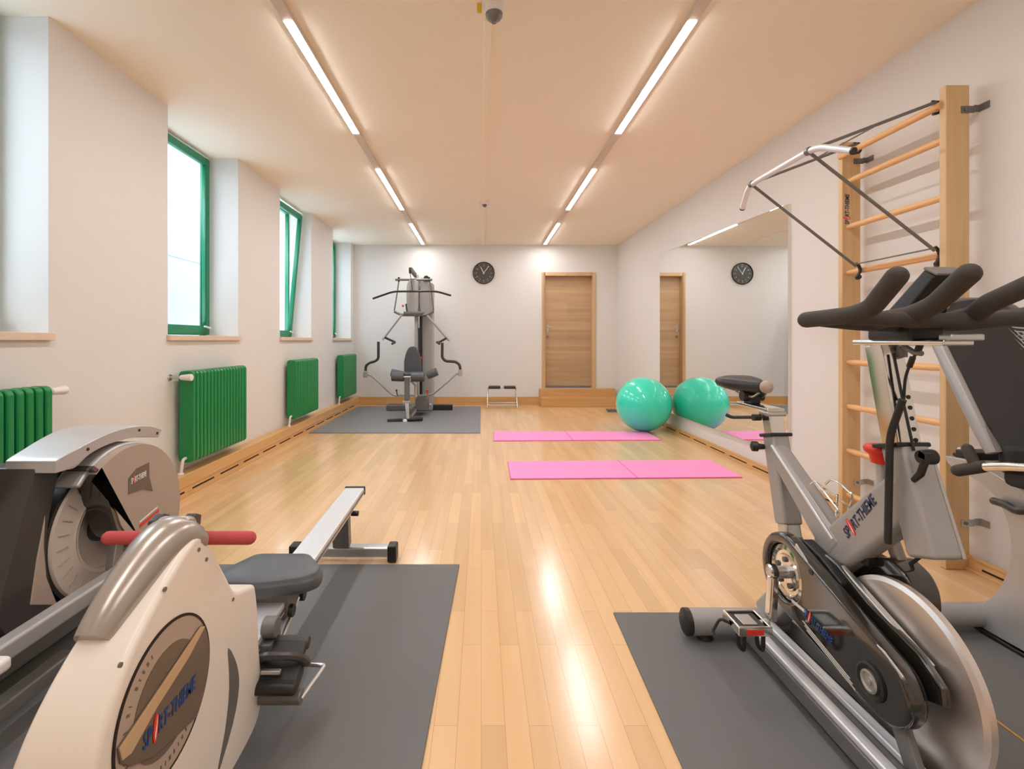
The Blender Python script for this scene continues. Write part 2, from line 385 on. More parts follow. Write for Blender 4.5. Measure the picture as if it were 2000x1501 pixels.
# lamps: two continuous ceiling channels with lit strips
def lamp(x, label):
    L = thing('ceiling_lamp_line', label, 'lamp', (x, 5, H), 'LED lamp lines on the ceiling')
    part('channel', MB().box(x-.03, x+.03, -1.2, 8.72, H-.028, H), M['alu'], L, .003)
    for a, b in ((-.0-.95, .45), (1.05-.6+.35, 1.72), (2.60, 4.0), (4.85, 6.33), (7.10, 8.58)):
        part('diffuser', MB().box(x-.023, x+.023, a, b, H-.0315, H-.0285), M['lamp'], L)
lamp(-1.02, 'long white lamp line with lit strips on the ceiling nearer the windows')
lamp(1.115, 'long white lamp line with lit strips on the ceiling nearer the mirror')

# ceiling cable trunk and detectors
tk = tag(part('cable_trunk', MB().box(.015, .055, 2.62, YB, H-.014, H), M['ceiling'], None, .004, loc=(.035, 5, H)), 'flat painted cable trunk along the middle of the ceiling', 'cable trunk')
s1 = thing('smoke_detector', 'large dome smoke detector on the ceiling near the camera with dark rounded cap', 'detector', (.065, 2.5, H), 'ceiling detectors')
part('base', MB().lathe([(.062, 0), (.062, .012), (.05, .02), (.05, .05), (.042, .056)], (.065, 2.5, H), (0, 0, -1), 32), M['whitep'], s1)
part('cap', MB().lathe([(.044, .055), (.042, .068), (.030, .084), (.016, .092), (.012, .1), (.002, .101)], (.065, 2.5, H), (0, 0, -1), 32), M['dgrey'], s1)
tg = tag(part('round_tag', MB().box(-.022, .002, 2.5, 2.51, H-.045, H-.0).lathe([(.011, 0), (.011, .004)], (-.01, 2.5, H-.02), (0, -1, 0), 16), M['yellow'], None, .002, loc=(-.01, 2.505, H)), 'small yellow tag on the ceiling beside the large detector', 'tag')
s2 = thing('motion_sensor', 'small motion sensor far along the ceiling trunk towards the clock', 'detector', (.04, 6.1, H), 'ceiling detectors')
part('base', MB().box(-.03, .10, 6.05, 6.15, H-.028, H), M['whitep'], s2, .006)
part('lens', MB().lathe([(.028, 0), (.026, .018), (.014, .030), (.002, .033)], (.04, 6.1, H-.028), (0, 0, -1), 24), M['dgrey'], s2)

# wall clock
ck = thing('wall_clock', 'round dark grey wall clock with pale hands on the back wall', 'clock', (.042, YB, 2.36))
cc = V((.042, YB, 2.36))
part('rim', MB().lathe([(.196, 0), (.196, .03), (.188, .034), (.182, .028), (.182, .012)], cc, (0, -1, 0), 48), M['black'], ck)
part('face', MB().lathe([(.184, .01), (.184, .014)], cc, (0, -1, 0), 48), M['clock'], ck)
hn = MB()
for a, l, w in ((-26.5, .115, .011), (38, .155, .008)):
    a = math.radians(a); d = V((math.sin(a), 0, math.cos(a))); hn.bar(cc+V((0, -.018, 0))-d*.02, cc+V((0, -.018, 0))+d*l, w, .003, side=(math.cos(a), 0, -math.sin(a)))
part('hands', hn, M['white'], ck)
tm = MB()
for i in range(60):
    a = 2*pi*i/60; d = V((math.sin(a), 0, math.cos(a))); r0 = .158 if i % 5 == 0 else .168
    tm.bar(cc+V((0, -.0155, 0))+d*r0, cc+V((0, -.0155, 0))+d*.176, .005 if i % 5 == 0 else .002, .001, side=(math.cos(a), 0, -math.sin(a)))
part('minute_marks', tm, M['steel'], ck)
for i in range(1, 13):
    vs, fs = text_mesh(str(i)); a = 2*pi*i/12; w = max(v.x for v in vs)
    nm = MB(); nm._add([cc+V((math.sin(a)*.132, -.0145-(.001 if v.z > 0 else 0), math.cos(a)*.132))+V(((v.x-w/2)*.036, 0, (v.y-.35)*.036)) for v in vs], fs); part('numeral', nm, M['steel'], ck, smooth=False)

# radiators
def radiator(y0, n, label, far_valve, first=None):
    r = thing('radiator', label, 'radiator', (XL, y0, .24), 'green radiators under the windows')
    z0, z1 = .24, .925; pitch = .050; xa, xb = XL+.035, XL+.145
    if first is None:
        s = MB(); q = []
        for (cx, cz, a0) in ((xb-.03, z1-.03, 90), (xb-.03, z0+.03, 0), (xa+.03, z0+.03, -90), (xa+.03, z1-.03, 180)):
            q += [(cx+.03*math.cos(math.radians(a0-t))*1.0, cz+.03*math.sin(math.radians(a0-t))) for t in (0, 30, 60, 90)]
        s.prism(q, 'y', y0+.004, y0+pitch-.006)
        first_s = part('section', s, M['green'], r, .010, seg=3)
    else:
        first_s = first.copy(); C.objects.link(first_s); first_s.parent = r
    first_s.location = (0, 0, 0)
    for i in range(1, n):
        c = first_s.copy(); C.objects.link(c); c.parent = r; c.location = (0, pitch*i, 0)
    y1 = y0+n*pitch
    hd = MB(); xm = (xa+xb)/2
    for z in (z0+.035, z1-.035): hd.cyl((xm, y0+.012, z), (xm, y1-.012, z), .024, 16)
    part('header', hd, M['green'], r)
    bk = MB()
    for yy in (y0+.12, y1-.12): bk.box(XL+.0005, xa+.02, yy-.012, yy+.012, z1-.12, z1-.10).box(XL+.0005, xa+.02, yy-.012, yy+.012, z0+.10, z0+.12)
    part('bracket', bk, M['whitep'], r)
    v = MB(); vh = MB()
    if far_valve:
        v.tube(fillet([(xm, y1-.01, z1-.035), (xm, y1+.05, z1-.035), (XL+.002, y1+.05, z1-.035)], .01), .009)
        vh.lathe([(.010, 0), (.017, .006), (.021, .045), (.024, .085), (.019, .094)], (xm, y1+.04, z1-.035), (0, 1, 0), 20)
    else:
        v.tube([(XL+.002, y0-.045, z1-.045), (XL+.09, y0-.045, z1-.045)], .009).tube([(xm, y0-.045, z1-.045), (xm, y0+.02, z1-.045)], .009)
        v.lathe([(.026, 0), (.022, .008)], (XL+.001, y0-.045, z1-.045), (1, 0, 0), 18)
        vh.lathe([(.012, 0), (.018, .005), (.022, .04), (.026, .075), (.024, .084)], (XL+.08, y0-.045, z1-.045), (1, 0, 0), 20)
    part('valve', v, M['steel'], r); part('thermostat_head', vh, M['whitep'], r)
    lp = MB(); yp = y0-.03
    lp.tube(fillet([(xm, y0+.015, z0+.035), (xm, yp, z0+.035), (xm-.01, yp-.01, .166)], .02), .011).lathe([(.022, 0), (.018, .012)], (xm-.01, yp-.01, .166), (0, 0, 1), 16)
    part('return_pipe', lp, M['whitep'], r)
    return r, first_s
ra, fs_ = radiator(1.67, 16, 'green radiator nearest the camera, partly cut by the left photo edge', True)
radiator(3.655, 17, 'green radiator with white thermostat on its near end, behind the elliptical trainer', False, fs_)
radiator(5.69, 16, 'green radiator under the tilted window, third from the camera', True, fs_)
radiator(7.67, 16, 'farthest green radiator, beside the multi gym', True, fs_)

# ------------------------------------------------------------------ mats
def floor_mat(name, poly, h, m, label, group, me=None, fold=None):
    c = V((sum(p[0] for p in poly)/4, sum(p[1] for p in poly)/4, 0))
    o = part(name, MB().prism(poly, 'z', 0, h), m, None, min(.003, h/3), loc=c); tag(o, label, 'mat', group); return o
floor_mat('rubber_floor_mat', [(-2.14, 6.1), (-.012, 6.1), (-.012, 8.58), (-2.14, 8.58)], .010, M['gymrubber'], 'large grey rubber mat under the multi gym at the back', 'rubber floor mats')
floor_mat('rubber_floor_mat', [(-2.05, .35), (-.20, .35), (-.112, 2.515), (-2.05, 2.515)], .008, M['rubber'], 'dark rubber mat under the rowing machine at front left', 'rubber floor mats')
floor_mat('rubber_floor_mat', [(.52, .35), (1.545, .35), (1.545, 2.07), (.556, 2.07)], .008, M['rubber'], 'dark rubber mat under the spin bike at front right', 'rubber floor mats')
floor_mat('rubber_floor_mat', [(1.555, .35), (2.49, .35), (2.49, 2.07), (1.555, 2.07)], .008, M['rubber'], 'dark rubber mat under the recumbent bike, beside the right wall', 'rubber floor mats')
tag(part('seam_strip', MB().box(1.546, 1.554, .35, 2.07, 0, .0085), M['seam'], None, loc=(1.55, 1.2, 0)), 'thin ochre seam between the two right rubber mats', 'seam strip')
def yoga(poly, fx, label):
    c = V((sum(p[0] for p in poly)/4, sum(p[1] for p in poly)/4, 0)); o = part('exercise_mat', MB().prism(poly, 'z', 0, .012), M['pink'], None, .003, loc=c)
    tag(o, label, 'mat', 'pink exercise mats')
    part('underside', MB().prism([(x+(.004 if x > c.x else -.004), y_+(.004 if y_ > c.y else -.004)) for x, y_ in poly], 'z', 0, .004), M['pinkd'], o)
    y0 = min(p[1] for p in poly); y1 = max(p[1] for p in poly)
    part('fold_seam', MB().box(fx-.003, fx+.003, y0+.01, y1-.01, .0118, .0128), M['pinkd'], o)
yoga([(.245, 4.07), (2.185, 4.12), (2.19, 4.70), (.252, 4.655)], 1.30, 'nearer pink exercise mat lying on the parquet')
yoga([(.14, 5.62), (2.07, 5.67), (2.06, 6.17), (.165, 6.20)], 1.05, 'farther pink exercise mat, its right end beside the turquoise ball')

# ball
bl = thing('gym_ball', 'turquoise gym ball resting against the mirror', 'ball', (2.06, 6.52, 0))
bx, by = 2.065, 6.26
bl.location = (bx, by, 0)
part('ball', MB().ball((bx, by, .343), .343, 64, 40, (1, 1, 1)), M['ball'], bl)
part('valve_plug', MB().lathe([(.012, 0), (.010, .004), (.002, .005)], (bx-.343+.002, by, .343), (-1, 0, 0), 16), M['whitep'], bl)

# push-up stand at the back
ps = thing('exercise_stand', 'small chrome frame with two black pads standing against the back wall', 'exercise stand', (.36, 8.42, 0))
x0, x1, zt = .10, .61, .345
for x in (x0, x1):
    part('leg', MB().tube(fillet([(x, 8.30, .012), (x, 8.55, .012), (x+(.015 if x < .3 else -.015), 8.48, zt), (x+(.015 if x < .3 else -.015), 8.40, zt), (x, 8.30, .016)], .03), .012), M['chrome'], ps)
part('base_bar', MB().cyl((x0, 8.38, .05), (x1, 8.38, .05), .014).cyl((x0, 8.40, .09), (x1, 8.40, .09), .010), M['steel'], ps)
for a, b in ((.125, .325), (.385, .585)):
    part('pad', MB().box(a, b, 8.34, 8.47, zt-.015, zt+.035), M['char'], ps, .012, seg=3)
part('top_bar', MB().cyl((x0+.01, 8.41, zt), (x1-.01, 8.41, zt), .010), M['steel'], ps)

# flat thing by the ball
fl = thing('aerobic_board', 'small flat dark board on the floor by the lower door step', 'board', (2.17, 7.98, 0))
part('board', MB().box(2.04, 2.33, 7.93, 8.05, .012, .04), M['dgrey'], fl, .006)
for x in (2.07, 2.30): part('foot', MB().cyl((x, 7.99, 0), (x, 7.99, .014), .012), M['black'], fl)

# ------------------------------------------------------------------ wall bars with hung pull-up bar
wbz = 2.436
bars = thing('stall_bars', 'tall birch wall bars fixed to the right wall behind the spin bike', 'wall bars', (2.395, 2.85, 0))
ya, yb = 2.47, 3.18
for y0 in (ya, yb-.0):
    part('post', MB().box(2.335, 2.455, y0, y0+.038, 0, wbz), M['birch'], bars, .005, seg=3)
for i, z in enumerate((2.18, 1.885, 1.59, 1.30, 1.01, .725, .44, .155)):
    part('rung', MB().tube([(2.375, ya+.02, z), (2.375, ya+.1, z), (2.375, (ya+yb)/2, z), (2.375, yb-.06, z), (2.375, yb+.02, z)], [.014, .018, .019, .018, .014], 16), M['rung'], bars)
part('top_rung', MB().tube([(2.335, ya+.02, 2.345), (2.335, yb+.02, 2.345)], .019, 16), M['rung'], bars)
for y0 in (ya, yb):
    for z in (2.31, .235):
        g = -.006 if y0 == ya else .0
        b = MB(); xw = xr(y0)-.002
        b.box(2.41, xw-.03, y0-.005, y0, z-.017, z+.017).box(xw-.03, xw, y0-.005, y0-.0, z-.012, z+.022).box(xw-.004, xw, y0-.05, y0, z-.01, z+.024)
        br = part('bracket', b, M['dgrey'] if z > 1 else M['steel'], bars)
        part('bolt', MB().lathe([(.009, 0), (.009, .005), (.004, .007)], (2.43, y0-.005, z), (0, -1, 0), 12), M['dgrey'], br)
wordmark((2.3345+.045, yb-.0004, 1.90), (0, 0, 1), (-1, 0, 0), .20, .028, M['navy'], M['pred'], M['white'], bars)

pb = thing('pull_up_bar', 'silver pull-up bar with strut frame hung on the wall bars', 'pull-up bar', (2.0, 2.8, 1.6))
bz = 2.14; bxx = 1.712
pth = fillet([(1.755, 2.32, 2.045), (bxx+.005, 2.50, 2.135), (bxx, 2.60, bz), (bxx, 3.08, bz), (bxx+.005, 3.16, 2.13), (1.775, 3.34, 2.05)], .05, 6)
part('grip_bar', MB().tube(pth, .0165, 16), M['rail'], pb)
for p, q in ((pth[0], pth[1]), (pth[-1], pth[-2])):
    d = (p-q).normalized(); part('end_cap', MB().cyl(p-d*.004, p+d*.006, .0175, 16), M['black'], pb)
for y0, yl in ((2.57, 2.52), (3.11, 3.05)):
    part('lower_strut', MB().tube([(bxx, y0, bz-.004), (2.325, yl, 1.612)], .0085, 10), M['dgrey'], pb)
    part('upper_strut', MB().tube([(bxx, y0, bz+.004), (2.33, yl, 2.372)], .0085, 10), M['dgrey'], pb)
    part('hook', MB().tube(fillet([(2.31, yl, 2.375), (2.352, yl, 2.372), (2.358, yl, 2.345), (2.35, yl, 2.318), (2.315, yl, 2.31)], .015), .007, 8), M['black'], pb)
    part('lower_hook', MB().tube(fillet([(2.325, yl, 1.63), (2.345, yl, 1.612), (2.352, yl, 1.585), (2.34, yl, 1.56), (2.33, yl, 1.53)], .012), .009, 8).lathe([(.014, 0), (.018, .01), (.012, .022)], (2.338, yl-.012, 1.545), (0, 1, 0), 12), M['black'], pb)
    part('clamp_ring', MB().cyl((bxx, y0-.012, bz), (bxx, y0+.012, bz), .0205, 16), M['dgrey'], pb)
part('cross_rod', MB().cyl((2.325, 2.52, 1.625), (2.325, 3.05, 1.625), .0045, 8), M['dgrey'], pb)
part('cross_rod', MB().cyl((2.06, 2.53, 2.272), (2.06, 3.08, 2.272), .0045, 8), M['dgrey'], pb)

# ------------------------------------------------------------------ multi gym (far left corner)
mg = thing('multi_gym', 'grey multi gym with black seat and swing arms on the rubber mat', 'gym machine', (-1.1, 7.9, .01))
Z = lambda pts, Y: [P(a, b, Y) for a, b in pts]
part('weight_shroud', MB().box(-1.01, -.79, 8.02, 8.30, .012, 2.10), M['shroud'], mg, .03, seg=3)
part('shroud_cap', MB().cyl((-.965, 7.98, 2.11), (-.965, 8.02, 2.11), .06, 24).cyl((-.87, 7.98, 2.135), (-.87, 8.02, 2.135), .045, 24), M['dgrey'], mg)
part('upright', MB().box(-1.075, -1.015, 7.90, 7.97, .05, 2.22), M['silver'], mg, .008)
part('guide_post', MB().box(-.99, -.945, 7.86, 7.91, .05, 1.72), M['black'], mg, .005)
part('upper_housing', MB().prism(sp2([(-1.165, 1.60), (-1.175, 1.95), (-1.15, 2.08), (-1.08, 2.12), (-1.0, 2.08), (-.99, 1.95), (-1.0, 1.60), (-1.08, 1.57)], 4, True), 'y', 7.72, 7.90), M['shroud'], mg, .02, seg=3)
part('side_housing', MB().prism(sp2([(-.975, 1.62), (-.98, 2.0), (-.93, 2.11), (-.85, 2.10), (-.82, 1.95), (-.80, 1.62), (-.88, 1.56)], 4, True), 'y', 7.80, 7.96), M['grey'], mg, .02, seg=3)
part('top_boom', MB().bar((-1.06, 7.95, 2.2), (-1.075, 7.45, 2.235), .05, .06), M['dgrey'], mg, .008)
part('pulley', MB().lathe([(.05, -.012), (.05, -.008), (.042, 0), (.05, .008), (.05, .012)], (-1.075, 7.43, 2.21), (1, 0, 0), 24), M['black'], mg)
part('pulley', MB().lathe([(.045, -.015), (.045, .015)], (-.87, 7.79, 2.135), (0, 1, 0), 24).lathe([(.012, -.02), (.012, .02)], (-.87, 7.79, 2.135), (0, 1, 0), 12), M['black'], mg)
Yt = 7.75
part('top_crossbar', MB().cyl(P(772, 546, Yt), P(844, 546, Yt), .018, 12), M['dgrey'], mg)
for x in (779, 838):
    part('bolt', MB().cyl(P(x, 541, Yt), P(x, 550, Yt), .016, 10), M['black'], mg)
part('hanger_rod', MB().tube(Z([(779, 548), (776, 570), (770, 607)], Yt), .010, 8), M['dgrey'], mg)
part('hanger_rod', MB().tube(Z([(839, 548), (843, 570), (847, 608)], Yt), .010, 8), M['dgrey'], mg)
part('lat_bar', MB().tube(fillet(Z([(728, 583), (768, 569), (852, 568.5), (881, 577)], 7.5), .08), .015, 12), M['black'], mg)
part('lat_cable', MB().cyl((-1.075, 7.43, 2.16), P(806, 569, 7.5), .005, 8), M['black'], mg)
Yp = 7.6
part('press_yoke', MB().tube(fillet(Z([(770, 608), (784, 615), (833, 615), (847, 608)], Yp), .04), .020, 12), M['dgrey'], mg)
part('yoke_block', MB().box(-1.20, -.90, 7.56, 7.78, 1.555, 1.60), M['dgrey'], mg, .01)
for sgn, arm, grip in ((-1, [(784, 615), (747, 663)], [(752, 659), (772, 668), (766, 671)]), (1, [(834, 616), (878, 665)], [(872, 660), (858, 668), (853, 668), (858, 671)])):
    part('press_arm', MB().tube(Z(arm, 7.5), .018, 12), M['grey'], mg)
    part('press_grip', MB().tube(fillet([P(a, b, 7.5-.1*i) for i, (a, b) in enumerate(grip)], .02), .017, 10, True), M['black'], mg)
part('adjust_pin', MB().tube(Z([(793, 593), (795, 610)], 7.6), .012, 8), M['black'], mg)
part('adjust_knob', MB().ball(P(787, 597, 7.6), .018, 12, 8), M['red'], mg)
Yf = 7.7
for grip, arm in (([(739, 667), (739, 700), (733, 705), (721, 708), (714.5, 714), (714, 724)], [(714, 730), (724, 732), (742, 748), (765, 770), (776, 773)]),
                  ([(864, 669), (863.5, 698), (870, 705), (890, 706), (898, 712), (899, 722)], [(899, 727), (890, 731), (872, 747), (846, 769), (836, 771)])):
    part('swing_grip', MB().tube(fillet(Z(grip, Yf), .05), .022, 12), M['char'], mg)
    part('swing_arm', MB().tube(fillet(Z(arm, Yf), .08), .016, 12), M['grey'], mg)
    q = P(*arm[0], Yf); part('arm_joint', MB().box(q.x-.035, q.x+.035, q.y-.03, q.y+.03, q.z-.055, q.z+.045), M['steel'], mg, .008)
Ys = 7.45
bp = [(789, 727), (789, 705), (793, 688), (799, 678), (811, 677), (818, 688), (822, 705), (822.5, 727)]
part('backrest', MB().prism([(P(a, b, Ys).x, P(a, b, Ys).z) for a, b in sp2(bp, 3)], 'y', Ys, Ys+.06), M['vinyl'], mg, .02, seg=3)
part('seat', MB().box(P(783, 0, 7.3).x, P(826, 0, 7.3).x, 7.06, 7.44, P(0, 733, 7.3).z, P(0, 726, 7.3).z), M['vinyl'], mg, .015, seg=3)
Yr = 7.0
for a, b, r, yy in (((765, 735), (789, 736), 9, 6.98), ((803, 736), (829, 736), 9, 6.98), ((764, 727), (786, 732), 7.5, 7.10), ((834, 733), (854, 725), 8, 7.05)):
    pa, pb_ = P(*a, yy), P(*b, yy); part('roller_pad', MB().tube([pa, pb_], r*yy/F, 18, False), M['vinyl'], mg, .01, seg=2)
part('roller_axle', MB().cyl(P(764, 736, 6.98), P(830, 736, 6.98), .012, 10), M['steel'], mg)
part('front_post', MB().bar(P(795, 737, 7.0), P(795, 782, 7.0), .07, .06), M['dgrey'], mg, .006)
part('leg_lever', MB().bar(P(803, 742, 7.0), P(813, 752, 7.05), .04, .04).bar(P(812, 742, 7.2), P(812, 775, 7.2), .045, .045), M['steel'], mg, .004)
part('rear_frame', MB().bar((-1.03, 7.94, .11), (-1.05, 7.06, .13), .08, .08), M['dgrey'], mg, .006)
part('slope_strut', MB().bar(P(800, 812, 7.15), P(822, 785, 7.9), .06, .05), M['silver'], mg, .005)
part('lower_foot', MB().bar(P(787, 784, 7.0), P(802, 784, 7.0), .09, .03, side=(0, 1, 0)).bar(P(795, 784, 7.0), P(797, 818, 6.95), .06, .06, .04, .04), M['steel'], mg, .004)
for a, b in ((757, 786), (790, 826)):
    part('foot_roller', MB().tube([P(a, 821.5 if a < 780 else 819.5, 6.95), P(b, 820 if a < 780 else 817.5, 6.95)], .026, 14), M['black'], mg, .006)
part('foot_hub', MB().ball(P(791, 822, 6.92), .032, 12, 8), M['whitep'], mg)
for a, b in (((757, 795), (788, 789)), ((846, 790), (884, 790.5))):
    pa, pb_ = P(*a, 8.1), P(*b, 8.1); part('base_foot', MB().bar((pa.x, 8.1, .055), (pb_.x, 8.1, .055), .09, .09, side=(0, 1, 0)), M['black'], mg, .01)
part('base_plate', MB().box(-1.55, -1.0, 8.0, 8.2, .012, .10), M['dgrey'], mg, .01)
part('base_plate', MB().box(-1.0, -.80, 7.98, 8.34, .010, .13), M['silver'], mg, .02)
part('pull_pin', MB().ball(P(774.5, 762, 7.5), .016, 12, 8).cyl(P(774.5, 762, 7.5), P(776, 772, 7.5), .008, 8), M['black'], mg)
for a in ((822, 699), (835, 762)):
    part('pull_pin', MB().ball(P(*a, 7.5), .020, 12, 8).cyl(P(*a, 7.5), P(a[0], a[1]+10, 7.5), .008, 8), M['red'], mg)
part('cable', MB().tube(Z([(818, 640), (819, 685), (823, 697)], 7.6), .012, 8), M['black'], mg)
part('lower_housing', MB().box(P(812, 0, 7.5).x, P(834, 0, 7.5).x, 7.45, 7.8, .09, .28), M['dgrey'], mg, .01)
part('link_plate', MB().bar(P(776, 772, 7.6), P(836, 772, 7.6), .05, .03, side=(0, 1, 0)), M['grey'], mg, .004)

# ------------------------------------------------------------------ rowing machine (front left)
rw = thing('rowing_machine', 'cream white rowing machine with red handle on the front left mat', 'rowing machine', (-.70, 1.6, .008))
prof = sp2([(.778, .10), (.765, .25), (.768, .38), (.786, .47), (.82, .54), (.875, .605), (.95, .662), (1.03, .71), (1.085, .722), (1.13, .675), (1.19, .59), (1.235, .525), (1.27, .508)], 4)[1:]
prof += sp2([(1.27, .508), (1.335, .488), (1.352, .47), (1.366, .40), (1.374, .30), (1.388, .20), (1.386, .13), (1.33, .085), (1.15, .075), (.9, .075), (.80, .085)], 4)[1:]
hs = MB().prism(prof, 'x', -.757, -.618)
for v_ in hs.bm.verts:
    if v_.co.x < -.7: v_.co.x += .040*max(0, min(1, (v_.co.z-.45)/.26))
part('housing', hs, M['shell'], rw, .020, seg=5, ang=60)
screws([PX(460, 1117+0, -.60) for _ in ()], (1, 0, 0), .004, M['dgrey'], rw)
screws([(-.618, PX(*q, -.618).y, PX(*q, -.618).z) for q in ((388, 1073), (403, 1092), (322, 1150), (235, 1298), (455, 1170))], (1, 0, 0), .0045, M['dgrey'], rw)
# emblem disc on the right side
ey, ez, er = .968, .447, .146; ex = -.618
part('dial_rim', MB().lathe([(er+.001, -.002), (er+.001, .0022), (er-.004, .003), (er-.004, -.002)], (ex, ey, ez), (1, 0, 0), 64), M['dark'], rw)
part('dial_ring', MB().lathe([(er-.004, 0), (er-.004, .0018), (.001, .0019)], (ex, ey, ez), (1, 0, 0), 64), M['taupe'], rw)
part('dial_center', MB().lathe([(.100, .0015), (.100, .003), (.001, .0031)], (ex, ey, ez), (1, 0, 0), 48), M['brown'], rw)
def inring(pts): return pts
blade = [(ey-.139, .462), (ey+.105, .527)]+arc(ey, ez, er-.006, 32, -50, 12)+[(1.0, .352), (.92, .372), (.86, .405), (.835, .432)]
part('blade', MB().prism(blade, 'x', ex+.002, ex+.0055), M['brown'], rw, .0015)
part('blade_bevel_shine', MB().prism([(ey-.137, .461), (ey+.105, .5265), (ey+.122, .517), (ey+.06, .487), (ey-.04, .458), (.86, .428), (.838, .434)], 'x', ex+.003, ex+.0066), M['bevelshine'], rw, .001)  # pale strip painting the reflection along the blade's upper bevel
wordmark((ex+.0058, .888, .408), (0, 1, .0), (0, 0, 1), .165, .030, M['blue'], M['pred'], M['white'], rw)
gl = MB()
for k in range(26):
    a = math.radians(205-k*6.1) if k < 16 else math.radians(-62-(k-16)*6.5)
    if k in (7, 10): continue
    c0 = V((ex+.0021, ey+.121*math.cos(a), ez+.121*math.sin(a))); u = V((0, -math.sin(a), math.cos(a))); w = V((0, math.cos(a), math.sin(a)))
    hgt = .008
    gl.bar(c0-w*hgt/2, c0+w*hgt/2, .002+.0015*((k*7) % 3), .0012, side=u)
part('dial_lettering', gl, M['brown'], rw)
cr = sp2([(1.20, .40), (1.240, .335), (1.252, .27), (1.222, .20), (1.150, .135), (1.185, .21), (1.203, .28), (1.204, .34)], 3, True)
part('side_vent', MB().prism(cr, 'x', ex-.002, ex+.0012), M['dgrey'], rw)
# silver cap over the crest
cp = sp2([(.885, .610), (.925, .642), (.975, .675), (1.03, .708), (1.075, .722), (1.11, .700)], 4)
rings = []
for i, (yy, zz) in enumerate(cp):
    t = i/(len(cp)-1); dy = cp[min(i+1, len(cp)-1)][0]-cp[max(i-1, 0)][0]; dz = cp[min(i+1, len(cp)-1)][1]-cp[max(i-1, 0)][1]; l = math.hypot(dy, dz); ny, nz = -dz/l, dy/l
    hw = .034+.022*min(1, t*1.25)**.8; lift = .016+.034*math.sin(pi*(.1+.75*t)); xc = -.700+.030*t
    ring = []
    for j in range(17):
        a = pi*j/16; ring.append(V((xc-hw*math.cos(a), yy+ny*(-.012+(lift+.012)*math.sin(a)**.8), zz+nz*(-.012+(lift+.012)*math.sin(a)**.8))))
    rings.append(ring)
mbc = MB(); mbc.loft(rings); part('nose_cap', mbc, M['titan'], rw, ang=60)
part('top_cover', MB().prism([(1.05, .70), (1.06, .752), (1.08, .765), (1.11, .755), (1.125, .72), (1.12, .67)], 'x', -.712, -.640), M['titan'], rw, .012, seg=3)
# handle
hz, hy = .687, 1.155
for a, b in ((-.887, -.735), (-.69, -.533)):
    part('handle_grip', MB().tube([(a+.012, hy, hz), (b-.012, hy, hz)], .0155, 18, True), M['redfoam'], rw)
part('handle_bar', MB().cyl((-.76, hy, hz), (-.66, hy, hz), .009, 12), M['steel'], rw)
part('strap_block', MB().box(-.725, -.680, hy-.022, hy+.02, hz-.01, hz+.045), M['redfoam'], rw, .012, seg=3)
for x in (-.742, -.668):
    part('handle_rest', MB().prism([(hy-.050, .70), (hy-.045, .742), (hy-.02, .752), (hy+.0, .742), (hy-.005, .72), (hy+.012, .706), (hy-.01, .68)], 'x', x-.012, x+.012), M['char'], rw, .003)
# rail, seat, legs
ra_, rb_ = V((-.692, 1.40, .272)), V((-.700, 2.72, .318))
part('rail', MB().bar(ra_, rb_, .105, .038), M['rail'], rw, .004)
part('rail_groove', MB().bar(ra_+V((.0535, 0, -.002)), rb_+V((.0535, 0, -.002)), .003, .010), M['dgrey'], rw)
part('rail_end_cap', MB().bar(rb_, rb_+V((0, .018, .002)), .112, .046), M['black'], rw, .005)
part('rail_rod', MB().cyl((-.632, 1.70, .262), (-.640, 1.46, .15), .006, 10), M['steel'], rw)
part('fold_beam', MB().bar((-.69, 1.72, .262), (-.675, 1.44, .135), .085, .03), M['rail'], rw, .004)
stp = [(-.872, 1.60), (-.872, 1.66), (-.82, 1.77), (-.80, 1.778), (-.63, 1.778), (-.61, 1.77), (-.535, 1.67), (-.535, 1.62), (-.57, 1.585), (-.71, 1.548), (-.82, 1.555)]
sz = .385
sb = MB(); so = [(p.x, p.y) for p in fillet([(*p, 0) for p in stp+stp[:1]], .02, 3)][:-1]; cx_, cy_ = -.70, 1.665
def scl(pts, k): return [(cx_+(x-cx_)*k, cy_+(y_-cy_)*k) for x, y_ in pts]
sb.loft([[V((x, y_, z)) for x, y_ in scl(so, k)] for k, z in ((.93, sz-.054), (.98, sz-.050), (1.0, sz-.036), (1.0, sz-.020), (.975, sz-.014), (.955, sz-.012), (.94, sz-.003), (.91, sz), (.5, sz+.001))])
part('seat', sb, M['vinyl'], rw, ang=70)
sc_m = MB(); sc_m.box(-.77, -.63, 1.60, 1.74, .245, .34); part('seat_carriage', sc_m, M['dgrey'], rw, .006)
for x in (-.775, -.625):
    for yy in (1.62, 1.72): part('carriage_wheel', MB().lathe([(.02, -.008), (.02, .008)], (x, yy, .262), (1, 0, 0), 20), M['black'], rw, .002)
part('hinge_knuckle', MB().lathe([(.03, -.02), (.03, .02)], (-.625, 1.46, .30), (1, 0, 0), 20).box(-.66, -.61, 1.42, 1.50, .20, .27), M['dgrey'], rw, .004)
part('rear_strut', MB().bar((-.725, 2.56, .085), (-.715, 2.50, .295), .085, .05), M['dgrey'], rw, .004)
part('pivot_pin', MB().cyl((-.66, 2.50, .272), (-.625, 2.50, .272), .013, 14), M['black'], rw)
part('rear_foot', MB().bar((-.985, 2.575, .052), (-.455, 2.575, .052), .062, .052, side=(0, 1, 0)), M['steel'], rw, .01, seg=3)
for x in (-.985, -.475): part('foot_cap', MB().box(x-.012, x+.035, 2.538, 2.612, .002, .088), M['black'], rw, .008)
